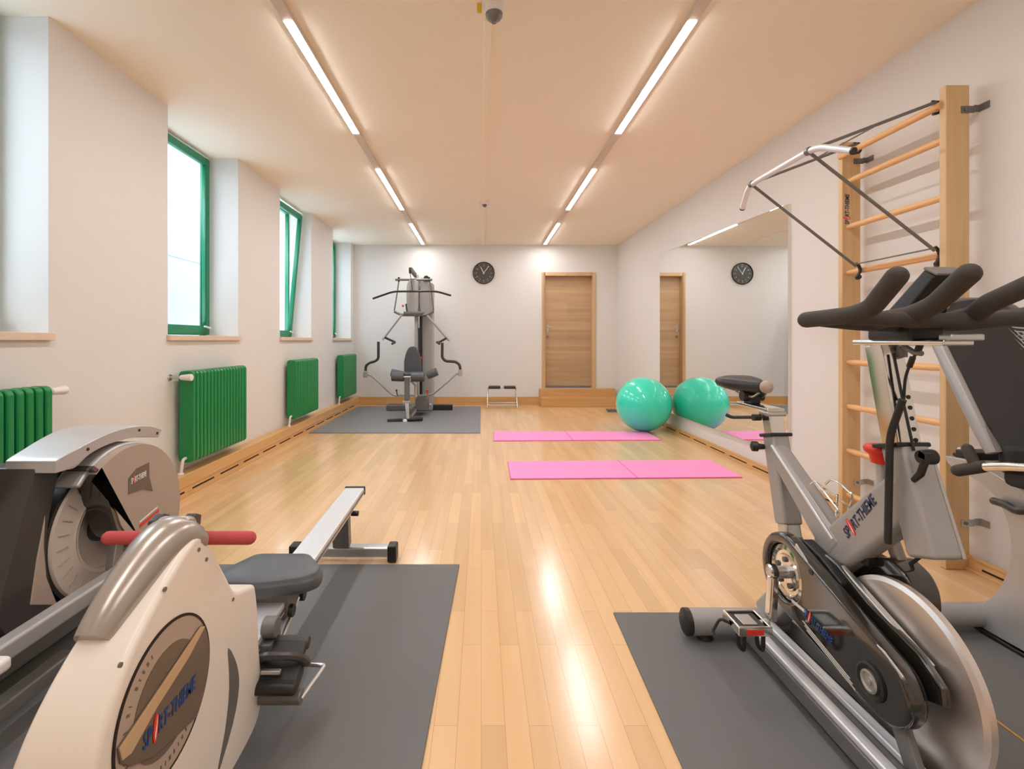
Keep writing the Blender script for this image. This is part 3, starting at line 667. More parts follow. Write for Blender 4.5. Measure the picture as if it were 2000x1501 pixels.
# footplates
for sx, name in ((1, 'foot_pedal'), (-1, 'foot_pedal')):
    xc = -.69+sx*.122
    pl = part(name, MB().bar((xc, 1.345, .185), (xc, 1.455, .262), .112, .018), M['black'], rw, .006)
    part('heel_cup', MB().prism([(1.335, .185), (1.36, .170), (1.42, .19), (1.43, .225), (1.345, .205)], 'x', xc-.057, xc+.057), M['black'], pl, .008)
    part('strap', MB().tube(fillet([(xc-.06, 1.43, .215), (xc-.055, 1.385, .262), (xc+.055, 1.385, .262), (xc+.06, 1.43, .215)], .03), .012, 8), M['char'], pl)
    part('strap_buckle', MB().box(xc-.045, xc+.01, 1.362, 1.376, .222, .234), M['steel'], pl, .003)
    part('pedal_tread', MB().bar((xc, 1.445, .245), (xc, 1.470, .268), .118, .026), M['char'], pl, .006)
    part('pedal_axle', MB().cyl((-.69+sx*.06, 1.375, .155), (xc+sx*.066, 1.375, .155), .020, 18), M['dgrey'], rw)
part('wire_stand', MB().tube(fillet([(-.505, 1.375, .148), (-.477, 1.50, .160), (-.575, 1.50, .165)], .01), .006, 10), M['steel'], rw)
part('front_foot', MB().bar((-.95, .90, .045), (-.46, .90, .045), .06, .05, side=(0, 1, 0)), M['steel'], rw, .01)
part('belly_frame', MB().bar((-.70, .90, .05), (-.69, 1.46, .14), .06, .05), M['dgrey'], rw, .004)

# ------------------------------------------------------------------ elliptical trainer (left)
el = thing('elliptical_trainer', 'silver and charcoal elliptical trainer at the left edge with ribbed flywheel disc', 'elliptical trainer', (-1.55, 1.9, .008))
cy, cz = 1.90, .43; xf = -1.45
# inner ribbed disc
part('flywheel_disc', MB().lathe([(.252, -.05), (.252, -.004), (.246, .004), (.165, .006), (.158, .012), (.150, .010), (.146, .004), (.140, .006), (.135, -.004), (.09, -.030), (.02, -.038), (.001, -.038)], (xf, cy, cz), (1, 0, 0), 72), M['taupel'], el, ang=50)
part('disc_rim', MB().lathe([(.264, -.06), (.264, -.006), (.2515, -.004), (.2515, -.06)], (xf, cy, cz), (1, 0, 0), 72), M['black'], el)
rb = MB()
for k in range(28):
    a = 2*pi*k/28; w = V((0, math.cos(a), math.sin(a))); rb.bar(V((xf+.0055, cy, cz))+w*.182, V((xf+.0055, cy, cz))+w*.228, .004, .004, side=(0, -math.sin(a), math.cos(a)))
part('disc_ribs', rb, M['taupe'], el)
part('hub', MB().lathe([(.05, 0), (.05, .02), (.03, .045), (.02, .05)], (xf-.038, cy, cz), (1, 0, 0), 28), M['char'], el)
# right shroud: sector of a larger disc with slanted front cut
xs0, xs1 = -1.435, -1.345
sh = arc(cy, cz+.02, .295, -62, 128, 26)+[(1.742, .70), (1.745, .685), (1.785, .60), (1.835, .462), (1.86, .425), (1.93, .38), (1.99, .33)]
part('side_shroud', MB().prism(sh, 'x', xs0, xs1), M['taupe'], el, .020, seg=4, ang=50)
se = [(1.715, .715), (1.742, .692), (1.785, .60), (1.832, .462), (1.858, .425), (1.93, .378), (1.99, .33)]
sm_ = MB(); sm_.loft([[V((x_, p[0]-o_, p[1]-o_*.6)) for x_, o_ in ((xs0-.012, .002), (xs0-.012, .013), (xs1-.004, .013), (xs1-.004, .002))] for p in se])
part('shroud_edge', sm_, M['gloss'], el)
part('shroud_arch', MB().prism(arc(cy, cz+.02, .305, 20, 138, 20)+arc(cy, cz+.02, .285, 138, 20, 20), 'x', xs0-.03, xs1-.03), M['silver'], el, .008)
bd = sp2([(1.875, .615), (1.915, .655), (1.985, .66), (2.0, .60), (2.02, .54), (1.97, .555), (1.885, .575)], 2, True)
part('badge_panel', MB().prism([(1.872, .565), (1.872, .625), (1.915, .652), (1.99, .658), (1.99, .60), (2.012, .535), (1.95, .56)], 'x', xs1-.002, xs1+.0015), M['brown'], el)
wordmark((xs1+.0016, 1.885, .600), (0, 1, .10), (0, -.1, 1), .088, .022, M['white'], M['pred'], M['white'], el, tail='RT-THIEME')
part('label_strip', MB().prism([(1.935, .413), (2.05, .436), (2.05, .450), (1.935, .427)], 'x', xs1-.0005, xs1+.001), M['pred'], el)
part('label_strip', MB().prism([(1.935, .433), (2.04, .456), (2.04, .462), (1.935, .439)], 'x', xs1-.0005, xs1+.001), M['white'], el)
# hood
ho = sp2([(2.135, .765), (2.05, .795), (1.95, .808), (1.85, .808), (1.76, .795), (1.68, .778), (1.62, .765), (1.60, .758)], 4)
hi = sp2([(1.60, .718), (1.64, .718), (1.68, .718), (1.74, .748), (1.83, .765), (1.95, .765), (2.06, .748), (2.11, .735)], 4)
hm = MB().prism(ho+hi, 'x', -1.55, -1.385)
for v_ in hm.bm.verts:
    if v_.co.x < -1.5: v_.co.x -= .22*(v_.co.y-1.6)
part('hood', hm, M['silver'], el, .022, seg=4, ang=50)
screws([(-1.385, 1.73, .768), (-1.385, 1.99, .788), (-1.385, 2.10, .755), (-1.455, 1.645, .50)], (1, 0, 0), .006, M['black'], el)
# charcoal body
bo = sp2([(1.70, .728), (1.655, .56), (1.642, .43), (1.66, .32), (1.70, .22), (1.73, .17)], 4)
part('body_shell', MB().prism([(1.60, .735)]+bo[:-3]+[(1.69, .215), (1.60, .215), (1.50, .25), (1.47, .30), (1.51, .45), (1.56, .60)], 'x', -1.66, -1.452), M['char'], el, .035, seg=4, ang=45)
part('body_panel', MB().prism([(1.636, .575), (1.630, .47), (1.640, .36), (1.676, .262), (1.70, .235), (1.58, .300), (1.604, .44)], 'x', -1.46, -1.4485), M['taupe'], el, .004)
part('rear_body', MB().prism(arc(cy, cz, .27, -90, 90, 20)+[(1.75, .70), (1.70, .22)], 'x', -1.66, -1.50), M['char'], el, .02)
# pedal rail and foot plate
part('pedal_arm', MB().bar((-1.33, 1.83, .295), (-1.33, 1.22, .288), .05, .055), M['grey'], el, .010, seg=3)
part('pedal_arm', MB().bar((-1.79, 1.98, .30), (-1.79, 1.22, .30), .05, .055), M['grey'], el, .010, seg=3)
part('foot_plate', MB().box(-1.40, -1.27, 1.05, 1.335, .262, .300), M['whitep'], el, .012, seg=3)
part('foot_plate', MB().box(-1.85, -1.72, 1.05, 1.335, .33, .368), M['whitep'], el, .012, seg=3)
part('crank', MB().bar((-1.40, 1.90, .43), (-1.365, 1.82, .300), .03, .045, side=(1, 0, 0)).cyl((-1.49, 1.90, .43), (-1.39, 1.90, .43), .018, 16), M['dgrey'], el, .004)
part('base_beam', MB().bar((-1.575, 2.15, .09), (-1.575, .80, .09), .09, .07), M['char'], el, .01)
part('base_beam', MB().bar((-1.36, 1.62, .11), (-1.36, .85, .10), .05, .05), M['dgrey'], el, .008)
for yy in (2.16, .82): part('stabilizer', MB().tube([(-1.86, yy, .055), (-1.29, yy, .055)], .038, 16), M['dgrey'], el, .006)
for x in (-1.80, -1.35):
    for yy in (2.16, .82): part('rubber_foot', MB().cyl((x, yy, .0015), (x, yy, .03), .028, 14), M['black'], el)
part('body_mount', MB().box(-1.66, -1.49, 1.45, 2.0, .09, .20), M['dgrey'], el, .01)
# upright mast and console side to the left of the photo's edge
part('mast', MB().bar((-1.60, 1.56, .60), (-1.62, 1.42, 1.30), .07, .06), M['char'], el, .01)
part('console', MB().bar((-1.62, 1.42, 1.28), (-1.62, 1.38, 1.48), .26, .05), M['char'], el, .015)

# ------------------------------------------------------------------ spin bike (front right)
sb_ = thing('spin_bike', 'grey spin bike with chrome flywheel on the front right mat', 'exercise bike', (1.13, 1.5, .008))
BX = 1.14
ST = lambda *a: V(a)
# floor frame
part('rear_stabilizer', MB().cyl((.795, 1.895, .068), (1.47, 1.895, .068), .048, 28), M['grey'], sb_, .004)
for x, s_ in ((.790, -1), (1.475, 1)):
    part('end_cap', MB().lathe([(.049, -.012*s_), (.049, .006*s_), (.040, .012*s_), (.001, .013*s_)], (x, 1.895, .068), (1, 0, 0), 28), M['black'], sb_)
for x in (.86, 1.40): part('rubber_foot', MB().cyl((x, 1.895, .0075), (x, 1.895, .028), .032, 18, .026), M['black'], sb_)
part('front_stabilizer', MB().cyl((.83, .98, .068), (1.45, .98, .068), .048, 28), M['grey'], sb_)
for x in (.87, 1.41): part('rubber_foot', MB().cyl((x, .98, .0075), (x, .98, .028), .032, 18, .026), M['black'], sb_)
part('base_beam', MB().box(.985, 1.095, .97, 1.87, .030, .082), M['dgrey'], sb_, .006)
part('beam_rib', MB().box(.988, 1.022, .97, 1.86, .082, .102), M['rail'], sb_, .005)
part('beam_rib', MB().box(1.058, 1.093, .97, 1.86, .082, .102), M['rail'], sb_, .005)
part('base_beam', MB().box(1.165, 1.24, .97, 1.87, .030, .10), M['grey'], sb_, .006)
part('rear_leg', MB().bar((1.115, 1.90, .09), (1.135, 1.72, .32), .085, .10, .07, .09), M['grey'], sb_, .015, seg=3)
# crank housing and chain guard
ccy, ccz = 1.665, .367
gy, gz = 1.285, .260
def hull2(c1, r1, c2, r2, n=14):
    (y1, z1), (y2, z2) = c1, c2; d = math.hypot(y2-y1, z2-z1); base = math.atan2(z2-z1, y2-y1); off = math.acos((r1-r2)/d)
    o = [(y1+r1*math.cos(base+off+(2*pi-2*off)*i/(n*2)), z1+r1*math.sin(base+off+(2*pi-2*off)*i/(n*2))) for i in range(n*2+1)]
    o += [(y2+r2*math.cos(base-off+2*off*i/n), z2+r2*math.sin(base-off+2*off*i/n)) for i in range(n+1)]
    return o
def ringcut(mb, outer, c, r, x0, x1, n=40):
    """plate with a round hole: outer outline resampled to rays from c"""
    rings = []
    pts = outer
    def hit(a):
        d = (math.cos(a), math.sin(a)); best = 0
        for i in range(len(pts)):
            p, q = pts[i], pts[(i+1) % len(pts)]; ex_, ey_ = q[0]-p[0], q[1]-p[1]; den = d[0]*ey_-d[1]*ex_
            if abs(den) < 1e-9: continue
            t = ((p[0]-c[0])*ey_-(p[1]-c[1])*ex_)/den; u = ((p[0]-c[0])*d[1]-(p[1]-c[1])*d[0])/den
            if t > 0 and -1e-6 <= u <= 1+1e-6: best = max(best, t)
        return best
    A = [2*pi*i/n for i in range(n)]
    # denser rays towards the far end of the outline
    A = sorted(set(A+[math.atan2(q[1]-c[1], q[0]-c[0]) % (2*pi) for q in pts]))
    o = [(c[0]+hit(a)*math.cos(a), c[1]+hit(a)*math.sin(a)) for a in A]; h = [(c[0]+r*math.cos(a), c[1]+r*math.sin(a)) for a in A]
    vs = [V((x0, *p)) for p in o]+[V((x1, *p)) for p in o]+[V((x1, *p)) for p in h]+[V((x0, *p)) for p in h]; m_ = len(A); fs = []
    for k in range(4):
        for i in range(m_):
            j = (i+1) % m_; fs.append((k*m_+i, k*m_+j, ((k+1) % 4)*m_+j, ((k+1) % 4)*m_+i))
    mb._add(vs, fs); return mb
out = hull2((ccy, ccz), .128, (gy-.03, gz+.008), .088)
part('chain_guard', ringcut(MB(), out, (ccy, ccz), .092, 1.020, 1.066), M['gloss'], sb_, .012, seg=3, ang=50)
part('guard_back', MB().prism(hull2((ccy, ccz), .120, (gy-.03, gz+.008), .08), 'x', 1.060, 1.070), M['black'], sb_)
part('guard_ridge', MB().prism([(1.60, .492), (1.42, .385), (1.25, .362), (1.19, .335), (1.20, .318), (1.30, .335), (1.44, .352), (1.61, .465)], 'x', 1.022, 1.028), M['silver'], sb_, .004)
part('inner_guard', MB().prism([(1.56, .475), (1.50, .470), (1.38, .415), (1.22, .375), (1.155, .33), (1.15, .29), (1.20, .27), (1.35, .33), (1.50, .40)], 'x', 1.084, 1.104), M['gloss'], sb_, .006, seg=3)
part('inner_guard_bevel', MB().bar((1.100, 1.50, .462), (1.100, 1.20, .352), .020, .014), M['steel'], sb_, .004)
part('inner_guard', MB().prism([(1.64, .49), (1.55, .47), (1.46, .43), (1.46, .40), (1.55, .42), (1.64, .44)], 'x', 1.068, 1.106), M['black'], sb_, .005)
part('crank_ring', MB().lathe([(.088, 0), (.088, .012), (.076, .016), (.070, .008), (.060, .008), (.056, .014), (.02, .016), (.001, .016)], (1.045, ccy, ccz), (-1, 0, 0), 40), M['chrome'], sb_, ang=30)
bolts = MB()
for k in range(5):
    a = 2*pi*k/5+.3; bolts.lathe([(.009, 0), (.009, .006), (.005, .008)], (1.030, ccy+.043*math.cos(a), ccz+.043*math.sin(a)), (-1, 0, 0), 12)
part('ring_bolts', bolts, M['dgrey'], sb_)
part('guard_slot', MB().box(1.0185, 1.021, 1.545, 1.615, .292, .302), M['whitep'], sb_, .002)
sl = MB()
for k in range(3): sl.bar((1.0195, 1.56-.01*k, .262-.009*k), (1.0195, 1.36-.01*k, .212-.009*k+.004), .0015, .0025, side=(1, 0, 0))
part('guard_slots', sl, M['whitep'], sb_)
wordmark((1.0192, 1.555, .285), (0, -1, -.16), (0, -.16, 1), .130, .024, M['blue'], M['pred'], M['white'], sb_)
# swapped direction for the left side: seen from -x, right is -y
part('axle_cap', MB().lathe([(.028, 0), (.028, .008), (.022, .010), (.020, .006), (.010, .006), (.009, .011), (.001, .012)], (1.020, gy, gz), (-1, 0, 0), 32), M['steel'], sb_)
part('axle_ring', MB().lathe([(.046, 0), (.046, .005), (.040, .008), (.030, .002)], (1.020, gy, gz), (-1, 0, 0), 32), M['black'], sb_)
screws([(1.020, 1.52, .435)], (-1, 0, 0), .009, M['black'], sb_)
# crank and pedals
part('crank_arm', MB().bar((.990, ccy, ccz+.004), (.972, 1.652, .212), .026, .034), M['chrome'], sb_, .006)
part('crank_axle', MB().cyl((.975, ccy, ccz), (1.05, ccy, ccz), .020, 18), M['steel'], sb_)
part('crank_boss', MB().lathe([(.024, 0), (.024, .018), (.018, .022), (.012, .016)], (.995, ccy, ccz+.002), (-1, 0, 0), 24), M['chrome'], sb_)
part('crank_arm', MB().bar((1.25, ccy, ccz), (1.27, 1.675, .53), .026, .034), M['chrome'], sb_, .006)
part('crank_axle', MB().cyl((1.10, ccy, ccz), (1.26, ccy, ccz), .020, 18), M['steel'], sb_)
def pedal(x0, x1, yc, zc):
    p = part('pedal', MB().box(x0+.012, x1-.012, yc-.045, yc+.045, zc-.018, zc+.010), M['black'], sb_, .004)
    part('pedal_plate', MB().box(x0+.028, x1-.034, yc-.03, yc+.03, zc+.009, zc+.013), M['steel'], p, .002)
    part('pedal_cage', MB().box(x0, x1, yc+.045, yc+.056, zc-.014, zc+.016).box(x0, x1, yc-.056, yc-.045, zc-.014, zc+.016).box(x0, x0+.008, yc-.05, yc+.05, zc-.014, zc+.016).box(x1-.008, x1, yc-.05, yc+.05, zc-.014, zc+.016), M['chrome'], p, .003)
    part('reflector', MB().box(x0+.025, x1-.03, yc-.0585, yc-.056, zc-.008, zc+.008), M['red'], p)
    part('toe_clip', MB().tube(fillet([(x0+.012, yc+.05, zc-.008), (x0+.018, yc+.085, zc-.045), (x1-.03, yc+.085, zc-.045), (x1-.02, yc+.05, zc-.008)], .02), .0055, 8), M['chrome'], p)
    part('pedal_strap', MB().tube(fillet([(x0-.004, yc, zc), (x0-.03, yc+.01, zc+.01), (x0-.055, yc+.01, zc-.035), (x0-.05, yc, zc-.045)], .02), .005, 8), M['black'], p)
    for xa_ in (x0+.012, x1-.035):
        part('hanging_strap', MB().tube(fillet([(xa_, yc-.02, zc-.01), (xa_+.002, yc-.025, zc-.06), (xa_+.022, yc-.022, zc-.082), (xa_+.03, yc-.01, zc-.02)], .02), .007, 8), M['black'], p)
    part('spindle', MB().cyl((min(x0, x1), yc, zc), (max(x0, x1)+.02, yc, zc), .009, 12), M['steel'], p)
pedal(.835, .945, 1.648, .205)
pedal(1.29, 1.40, 1.678, .535)
# flywheel
fyc, fzc, fr_ = 1.318, .262, .236
part('flywheel', MB().lathe([(.02, 0), (fr_-.012, 0), (fr_, .006), (fr_, .022), (fr_-.012, .028), (.02, .028)], (1.118, fyc, fzc), (1, 0, 0), 96), M['disc'], sb_, ang=10)
part('flywheel_axle', MB().cyl((1.06, fyc, fzc), (1.27, fyc, fzc), .022, 20), M['steel'], sb_)
dome = [(.03, .105), (.10, .105), (.18, .098), (.235, .078), (.256, .05), (.256, .0), (.244, .0), (.244, .045)]
part('flywheel_cover', MB().prism(sp2([(fyc-.006, .425), (fyc+.002, .475), (fyc+.03, .512), (fyc+.08, .532)], 4)+arc(fyc+.008, fzc+.006, .274, 72, -20, 24)+arc(fyc+.008, fzc+.006, .13, -20, 85, 12), 'x', 1.158, 1.235), M['gloss'], sb_, .022, seg=4, ang=40)
part('axle_strut', MB().bar((1.08, fyc, fzc), (1.06, 1.20, .10), .02, .05), M['dgrey'], sb_, .004)
# frame tubes
part('main_tube', MB().bar((BX, 1.68, .368), (BX, 1.295, .748), .066, .130, .070, .125), M['grey'], sb_, .020, seg=4)
part('seat_tube', MB().bar((BX, 1.905, .785), (BX, 1.822, .470), .066, .070, .066, .074), M['grey'], sb_, .010, seg=3)
part('seat_tube_foot', MB().bar((BX, 1.823, .475), (BX, 1.805, .405), .056, .058), M['steel'], sb_, .008)
part('lower_link', MB().bar((BX, 1.81, .42), (BX, 1.72, .34), .06, .06), M['dgrey'], sb_, .008)
part('cross_strut', MB().bar((BX-.006, 1.885, .735), (BX-.006, 1.545, .485), .060, .062, .060, .105), M['grey'], sb_, .014, seg=3)
part('strut_edge', MB().bar((BX-.034, 1.872, .752), (BX-.034, 1.545, .525), .010, .010), M['rail'], sb_, .003)
part('seat_post', MB().bar((BX, 1.932, .882), (BX, 1.902, .775), .056, .052), M['chrome'], sb_, .004)
part('post_collar', MB().bar((BX, 1.906, .792), (BX, 1.903, .779), .084, .084), M['black'], sb_, .004)
part('height_knob', MB().lathe([(.010, 0), (.012, .02), (.020, .026), (.020, .045), (.01, .05)], (BX-.03, 1.925, .735), (-1, .3, 0), 18), M['black'], sb_)
# fork column
part('head_column', MB().bar((BX+.004, 1.332, .868), (BX+.004, 1.240, .600), .074, .078, .078, .086), M['grey'], sb_, .012, seg=3)
part('column_edge', MB().bar((BX+.044, 1.322, .84), (BX+.046, 1.236, .602), .010, .070), M['silver'], sb_, .003)
part('handlebar_post', MB().bar((BX-.003, 1.392, 1.140), (BX+.002, 1.335, .862), .062, .058), M['chrome'], sb_, .004)
part('column_collar', MB().bar((BX, 1.338, .872), (BX, 1.335, .860), .090, .090), M['black'], sb_, .004)
holes = MB()
for k in range(5): yh = 1.335+(.885+.028*k-.862)*.205-.0295; holes.cyl((BX+.018, yh, .885+.028*k), (BX+.018, yh-.0012, .885+.028*k), .006, 12)
part('post_holes', holes, M['black'], sb_)
part('support_rod', MB().bar((BX+.03, 1.42, .62), (BX+.06, 1.40, .50), .028, .028), M['grey'], sb_, .004)
part('brake_cable', MB().tube(fillet([(BX+.05, 1.36, .63), (BX+.075, 1.35, .60), (BX+.085, 1.36, .56), (BX+.06, 1.38, .52)], .02), .005, 8), M['black'], sb_)
part('brake_caliper', MB().box(BX-.01, BX+.06, 1.44, 1.50, .485, .515), M['black'], sb_, .008)
# brake rod, tension knob, levers
part('brake_rod', MB().tube(fillet([PX(1763, 780, 1.09), PX(1738, 850, 1.085), PX(1734, 1060, 1.085)], .03), .009, 12), M['black'], sb_)
k0 = PX(1719, 884, 1.14)
part('tension_knob', MB().lathe([(.016, -.030), (.022, -.028), (.026, -.006), (.038, .004), (.040, .014), (.034, .022), (.014, .026), (.001, .026)], k0, (0, 0, 1), 28), M['red'], sb_, ang=50)
part('knob_stem', MB().cyl(k0+V((0, 0, -.03)), k0+V((0.0, -.01, -.12)), .013, 14), M['silver'], sb_)
part('front_cable', MB().tube([PX(1745, 690, 1.13), PX(1762, 775, 1.13), PX(1785, 880, 1.13)], .0035, 8), M['black'], sb_)
part('column_lever', MB().lathe([(.017, -.02), (.019, 0), (.019, .015)], PX(1812, 892, 1.125), (1, 0, 0), 18).bar(PX(1800, 885, 1.115), PX(1815, 893, 1.115), .02, .02).tube([PX(1808, 897, 1.11), PX(1798, 925, 1.11), PX(1784, 938, 1.11)], [.009, .009, .007], 10), M['black'], sb_, .002)
part('warning_mark', MB().prism([(1.345, .745), (1.318, .745), (1.331, .782)], 'x', BX-.0362, BX-.0355), M['pred'], sb_)
# saddle
sad = []
for t, yy, w, zt_, hh in ((0, 2.235, .045, .985, .03), (1, 2.225, .083, .992, .05), (2, 2.19, .098, .997, .06), (3, 2.13, .085, .995, .066), (4, 2.07, .055, .990, .062), (5, 2.02, .034, .988, .056), (6, 1.985, .028, .986, .050), (7, 1.97, .018, .980, .03)):
    ring = []
    for j in range(18):
        a = 2*pi*j/18; u = math.cos(a); v = math.sin(a)
        su = math.copysign(abs(u)**.75, u); sv = math.copysign(abs(v)**.75, v)
        ring.append(V((BX+w*su*(1 if v > 0 else .55+.45*abs(u)), yy, zt_-hh/2+hh/2*sv)))
    sad.append(ring)
part('saddle', MB().loft(sad), M['black'], sb_, ang=70)
part('saddle_nose', MB().ball((BX+.002, 1.968, .965), .026, 18, 12, (1, .8, 1)), M['taupe'], sb_)
part('saddle_rails', MB().tube(fillet([(BX-.03, 2.18, .945), (BX-.025, 2.12, .918), (BX-.022, 2.02, .918), (BX-.012, 1.985, .945)], .02), .0045, 8).tube(fillet([(BX+.03, 2.18, .945), (BX+.025, 2.12, .918), (BX+.022, 2.02, .918), (BX+.012, 1.985, .945)], .02), .0045, 8), M['steel'], sb_)
part('saddle_clamp', MB().cyl((BX-.045, 2.07, .918), (BX+.045, 2.07, .918), .022, 18).box(BX-.02, BX+.02, 2.04, 2.10, .888, .92), M['black'], sb_, .003)
part('saddle_slider', MB().box(BX-.035, BX+.035, 1.90, 2.13, .872, .888), M['chrome'], sb_, .004)
part('slider_block', MB().box(BX-.036, BX+.038, 1.895, 1.96, .858, .874), M['steel'], sb_, .004)
part('slider_lever', MB().tube(fillet([(BX-.03, 1.955, .845), (BX-.055, 1.98, .842), (BX-.10, 2.04, .832), (BX-.12, 2.05, .842)], .015), .007, 10).lathe([(.013, 0), (.013, .03)], (BX-.03, 1.955, .845), (-1, 0, 0), 14), M['black'], sb_)
# bottle cage
bc = [PX(1612, 945, 1.15), PX(1622, 935, 1.15), PX(1640, 942, 1.15), PX(1667, 968, 1.15), PX(1657, 995, 1.15)]
part('bottle_cage', MB().tube(fillet([PX(1583, 945, 1.12), PX(1592, 938, 1.12), PX(1640, 1000, 1.12), PX(1634, 1010, 1.12)], .01), .0035, 8).tube(fillet(bc, .015), .0035, 8).tube([PX(1592, 940, 1.15), PX(1660, 990, 1.17)], .0035, 8).tube([PX(1635, 965, 1.15), PX(1633, 1008, 1.12)], .0035, 8), M['chrome'], sb_)
# handlebar
hb = MB()
HX = 1.135
grips = []
for s_ in (-1, 1):
    grips.append(('outer_grip', fillet([(HX+s_*.245, 1.345, 1.207), (HX+s_*.222, 1.215, 1.213), (HX+s_*.212, 1.165, 1.225), (HX+s_*.243, 1.055, 1.288)], .05), .0215))
    grips.append(('inner_grip', fillet([(HX+s_*.10, 1.31, 1.200), (HX+s_*.076, 1.205, 1.214), (HX+s_*.060, 1.165, 1.235), (HX+s_*.092, 1.052, 1.293)], .05), .0225))
for nme, pth_, r_ in grips: part(nme, MB().tube(pth_, r_, 20, True), M['foam'], sb_)
part('handlebar_tube', MB().tube(fillet([(HX-.235, 1.30, 1.205), (HX-.11, 1.30, 1.192), (HX+.11, 1.30, 1.192), (HX+.235, 1.30, 1.205)], .06), .0185, 18), M['foam'], sb_)
part('handlebar_bridge', MB().tube(fillet([(HX-.22, 1.21, 1.208), (HX-.07, 1.21, 1.200), (HX+.07, 1.21, 1.200), (HX+.22, 1.21, 1.208)], .06), .0185, 18), M['foam'], sb_)
part('stem_block', MB().box(HX-.045, HX+.045, 1.25, 1.39, 1.150, 1.186), M['black'], sb_, .008)
part('handlebar_slider', MB().box(HX-.035, HX+.04, 1.17, 1.46, 1.138, 1.152), M['chrome'], sb_, .004)
part('slider_end', MB().box(HX-.03, HX+.05, 1.155, 1.19, 1.150, 1.166), M['steel'], sb_, .004)
part('slider_lever', MB().lathe([(.013, 0), (.013, .03)], (HX+.02, 1.35, 1.105), (0, 0, 1), 14).tube([PX(1765, 675, HX), PX(1785, 688, HX), PX(1800, 690, HX)], .007, 10), M['dgrey'], sb_)
part('sensor_lead', MB().tube(fillet([PX(1800, 660, HX), PX(1800, 672, HX), PX(1780, 705, HX), PX(1768, 735, HX), PX(1765, 780, HX)], .03), .0035, 8).tube([PX(1799, 668, HX), PX(1792, 686, HX)], .008, 10).tube([PX(1783, 697, HX), PX(1776, 716, HX)], .007, 10), M['black'], sb_)
# console seen from behind
cn = MB()
a0 = V((HX, 1.26, 1.225)); a1 = V((HX, 1.175, 1.305))
cn.bar((HX-.004, 1.285, 1.212), (HX+.0, 1.205, 1.318), .115, .05, .070, .040)
part('console', cn, M['black'], sb_, .008, seg=3)
part('console_top', MB().bar((HX, 1.204, 1.316), (HX, 1.200, 1.323), .075, .044), M['dgrey'], sb_, .003)

wordmark(PX(1657, 1052, BX-.0335)+V((-.001, 0, 0)), (0, -.60, .80), (0, .80, .60), .185, .030, M['navy'], M['pred'], M['white'], sb_)

# ------------------------------------------------------------------ recumbent bike (right edge)
rc = thing('recumbent_bike', 'silver recumbent bike with black mesh backrest at the right edge', 'exercise bike', (2.05, 1.7, .008))
RX = 2.05
pr = sp2([(1.98, .085), (1.93, .115), (1.865, .20), (1.822, .32), (1.822, .45), (1.87, .555), (1.96, .605), (2.05, .63), (2.075, .665)], 5)
pr += [(1.95, .672), (1.80, .615), (1.62, .54), (1.45, .47), (1.30, .42)]
pr += sp2([(1.30, .25), (1.40, .20), (1.55, .16), (1.66, .08), (1.72, .035), (1.80, .030), (1.92, .03), (1.98, .045)], 3)
part('frame_shell', MB().prism(pr, 'x', RX-.095, RX+.095), M['silver'], rc, .028, seg=4, ang=50)
part('seat_rail', MB().bar((RX, 2.075, .690), (RX, 1.46, .470), .095, .03), M['rail'], rc, .006)
part('rail_edge', MB().bar((RX-.07, 2.06, .676), (RX-.07, 1.46, .462), .006, .012), M['black'], rc)
part('rail_end_plate', MB().box(RX-.075, RX+.055, 1.975, 2.05, .665, .70), M['black'], rc, .006)
part('rear_stabilizer', MB().tube([(1.76, 1.945, .068), (2.34, 1.945, .068)], .044, 22), M['grey'], rc, .006)
for x in (1.80, 2.30): part('rubber_foot', MB().cyl((x, 1.945, .0075), (x, 1.945, .03), .03, 16), M['black'], rc)
part('front_stabilizer', MB().tube([(1.76, .80, .068), (2.34, .80, .068)], .044, 22), M['grey'], rc, .006)
part('front_body', MB().prism(sp2([(.78, .09), (.72, .35), (.80, .62), (1.0, .68), (1.22, .52), (1.35, .30), (1.30, .09)], 5, True), 'x', RX-.11, RX+.11), M['silver'], rc, .03, seg=3, ang=50)
part('base_seam', MB().prism([(1.95, .028), (1.80, .022), (1.70, .026), (1.55, .15), (1.54, .135), (1.68, .012), (1.95, .012)], 'x', RX-.100, RX-.06), M['black'], rc, .004)
# backrest: frame and mesh
tb, bb = V((RX, 2.052, 1.285)), V((RX, 1.765, .735))
fw_ = .205
d_ = (tb-bb).normalized(); nb = V((0, d_.z, -d_.y))
outl = []
for u, t in ((-.93, 0.02), (-1, .25), (-1, .6), (-.96, .86), (-.80, 1.0), (-.4, 1.045), (0, 1.055), (.4, 1.045), (.80, 1.0), (.96, .86), (1, .6), (1, .25), (.93, .02)):
    outl.append((u*fw_, t))
def bp3(u, t, off=0): return V((RX+u, 0, 0))+V((0, bb.y, bb.z))+V((0, (tb-bb).y, (tb-bb).z))*t+nb*off
part('backrest_frame', MB().tube([bp3(u, t) for u, t in sp2(outl, 3)], .017, 12), M['dgrey'], rc)
part('backrest_rail', MB().tube([bp3(-fw_-.004, t, .004) for t in (.02, .2, .5, .8, .95)], [.016, .023, .024, .022, .014], 12), M['grey'], rc)
msh = MB(); rows = []
ov = sp2(outl, 3)
for k in range(13):
    t = .0+k/12*1.03; wmax = fw_*(.93 if t < .2 else 1.0 if t < .8 else max(.3, math.sqrt(max(0, 1-((t-.72)/.335)**2))))*.97
    rows.append([bp3(wmax*(j/6-1), t, -.03*(1-(j/6-1)**2)) for j in range(13)])
vs = [p for r_ in rows for p in r_]+[p-nb*.012 for r_ in rows for p in r_]; N = 13*13; fs = []
for k in range(12):
    for j in range(12):
        a = k*13+j; fs += [(a, a+1, a+14, a+13), (N+a, N+a+13, N+a+14, N+a+1)]
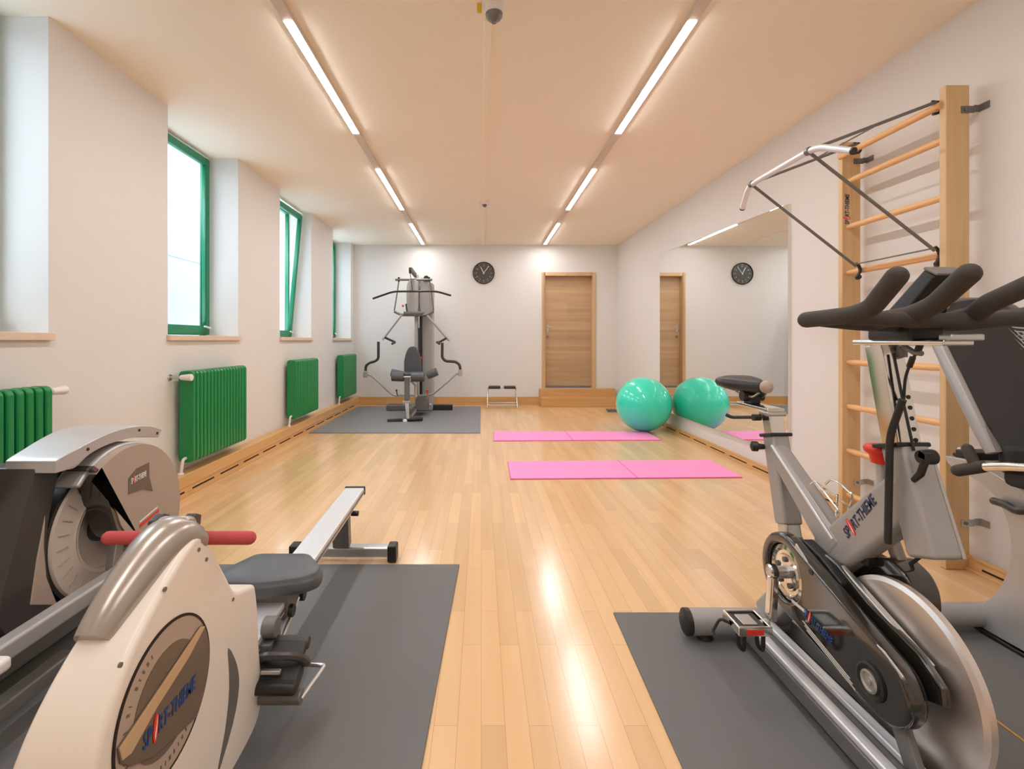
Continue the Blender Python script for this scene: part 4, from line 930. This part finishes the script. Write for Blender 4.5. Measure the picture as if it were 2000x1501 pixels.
for k in range(12):
    fs += [(k*13, (k+1)*13, N+(k+1)*13, N+k*13), (k*13+12, N+k*13+12, N+(k+1)*13+12, (k+1)*13+12)]
for j in range(12):
    fs += [(j, N+j, N+j+1, j+1), (156+j, 156+j+1, N+157+j, N+156+j)]
msh._add(vs, fs); part('backrest_mesh', msh, M['mesh'], rc, ang=60)
gr = MB()
for k in range(7):
    gr.tube([bp3(.00+.026*k, .86-.02*k, -.036), bp3(.06+.02*k, .66, -.036)], .0035, 6); gr.tube([bp3(.01+.008*k, .86-.03*k, -.034), bp3(.175, .84-.03*k, -.034)], .0035, 6)
part('lumbar_grid', gr, M['steel'], rc)
part('backrest_foot', MB().bar(bp3(-fw_+.02, -.02)+V((0, 0, 0)), bp3(fw_-.02, -.02), .05, .10, side=(0, 1, 0)), M['mesh'], rc, .02, seg=3)
part('seat_pad', MB().box(RX-.215, RX+.215, 1.42, 1.74, .64, .71), M['mesh'], rc, .025, seg=3)
part('seat_carrier', MB().box(RX-.06, RX+.06, 1.56, 1.76, .555, .66), M['dgrey'], rc, .008)
part('carrier_bolt', MB().cyl((RX-.066, 1.66, .60), (RX-.055, 1.66, .60), .012, 14), M['black'], rc)
# side handles
for s_ in (-1, 1):
    x = RX+s_*.225
    part('side_handle', MB().tube(fillet([(x, 1.60, .735), (x, 1.70, .715), (x, 1.82, .683)], .02), .0165, 14), M['chrome'], rc)
    part('side_grip', MB().tube(fillet([(x, 1.79, .692), (x+s_*.004, 1.85, .666), (x+s_*.006, 1.875, .655)], .03), .022, 16, True), M['foam'], rc)
    part('pulse_grip', MB().tube([(x, 1.815, .690), (x, 1.845, .745)], .018, 16, True), M['foam'], rc)
    part('handle_tie', MB().bar((x, 1.62, .725), (RX+s_*.05, 1.64, .63), .03, .03, side=(0, 1, 0)), M['dgrey'], rc, .004)
part('adjust_lever', MB().tube(fillet([PX(1942, 978, 1.93), PX(1965, 985, 1.93), PX(1985, 998, 1.93), PX(2015, 995, 1.93)], .02), .014, 12, True), M['char'], rc)
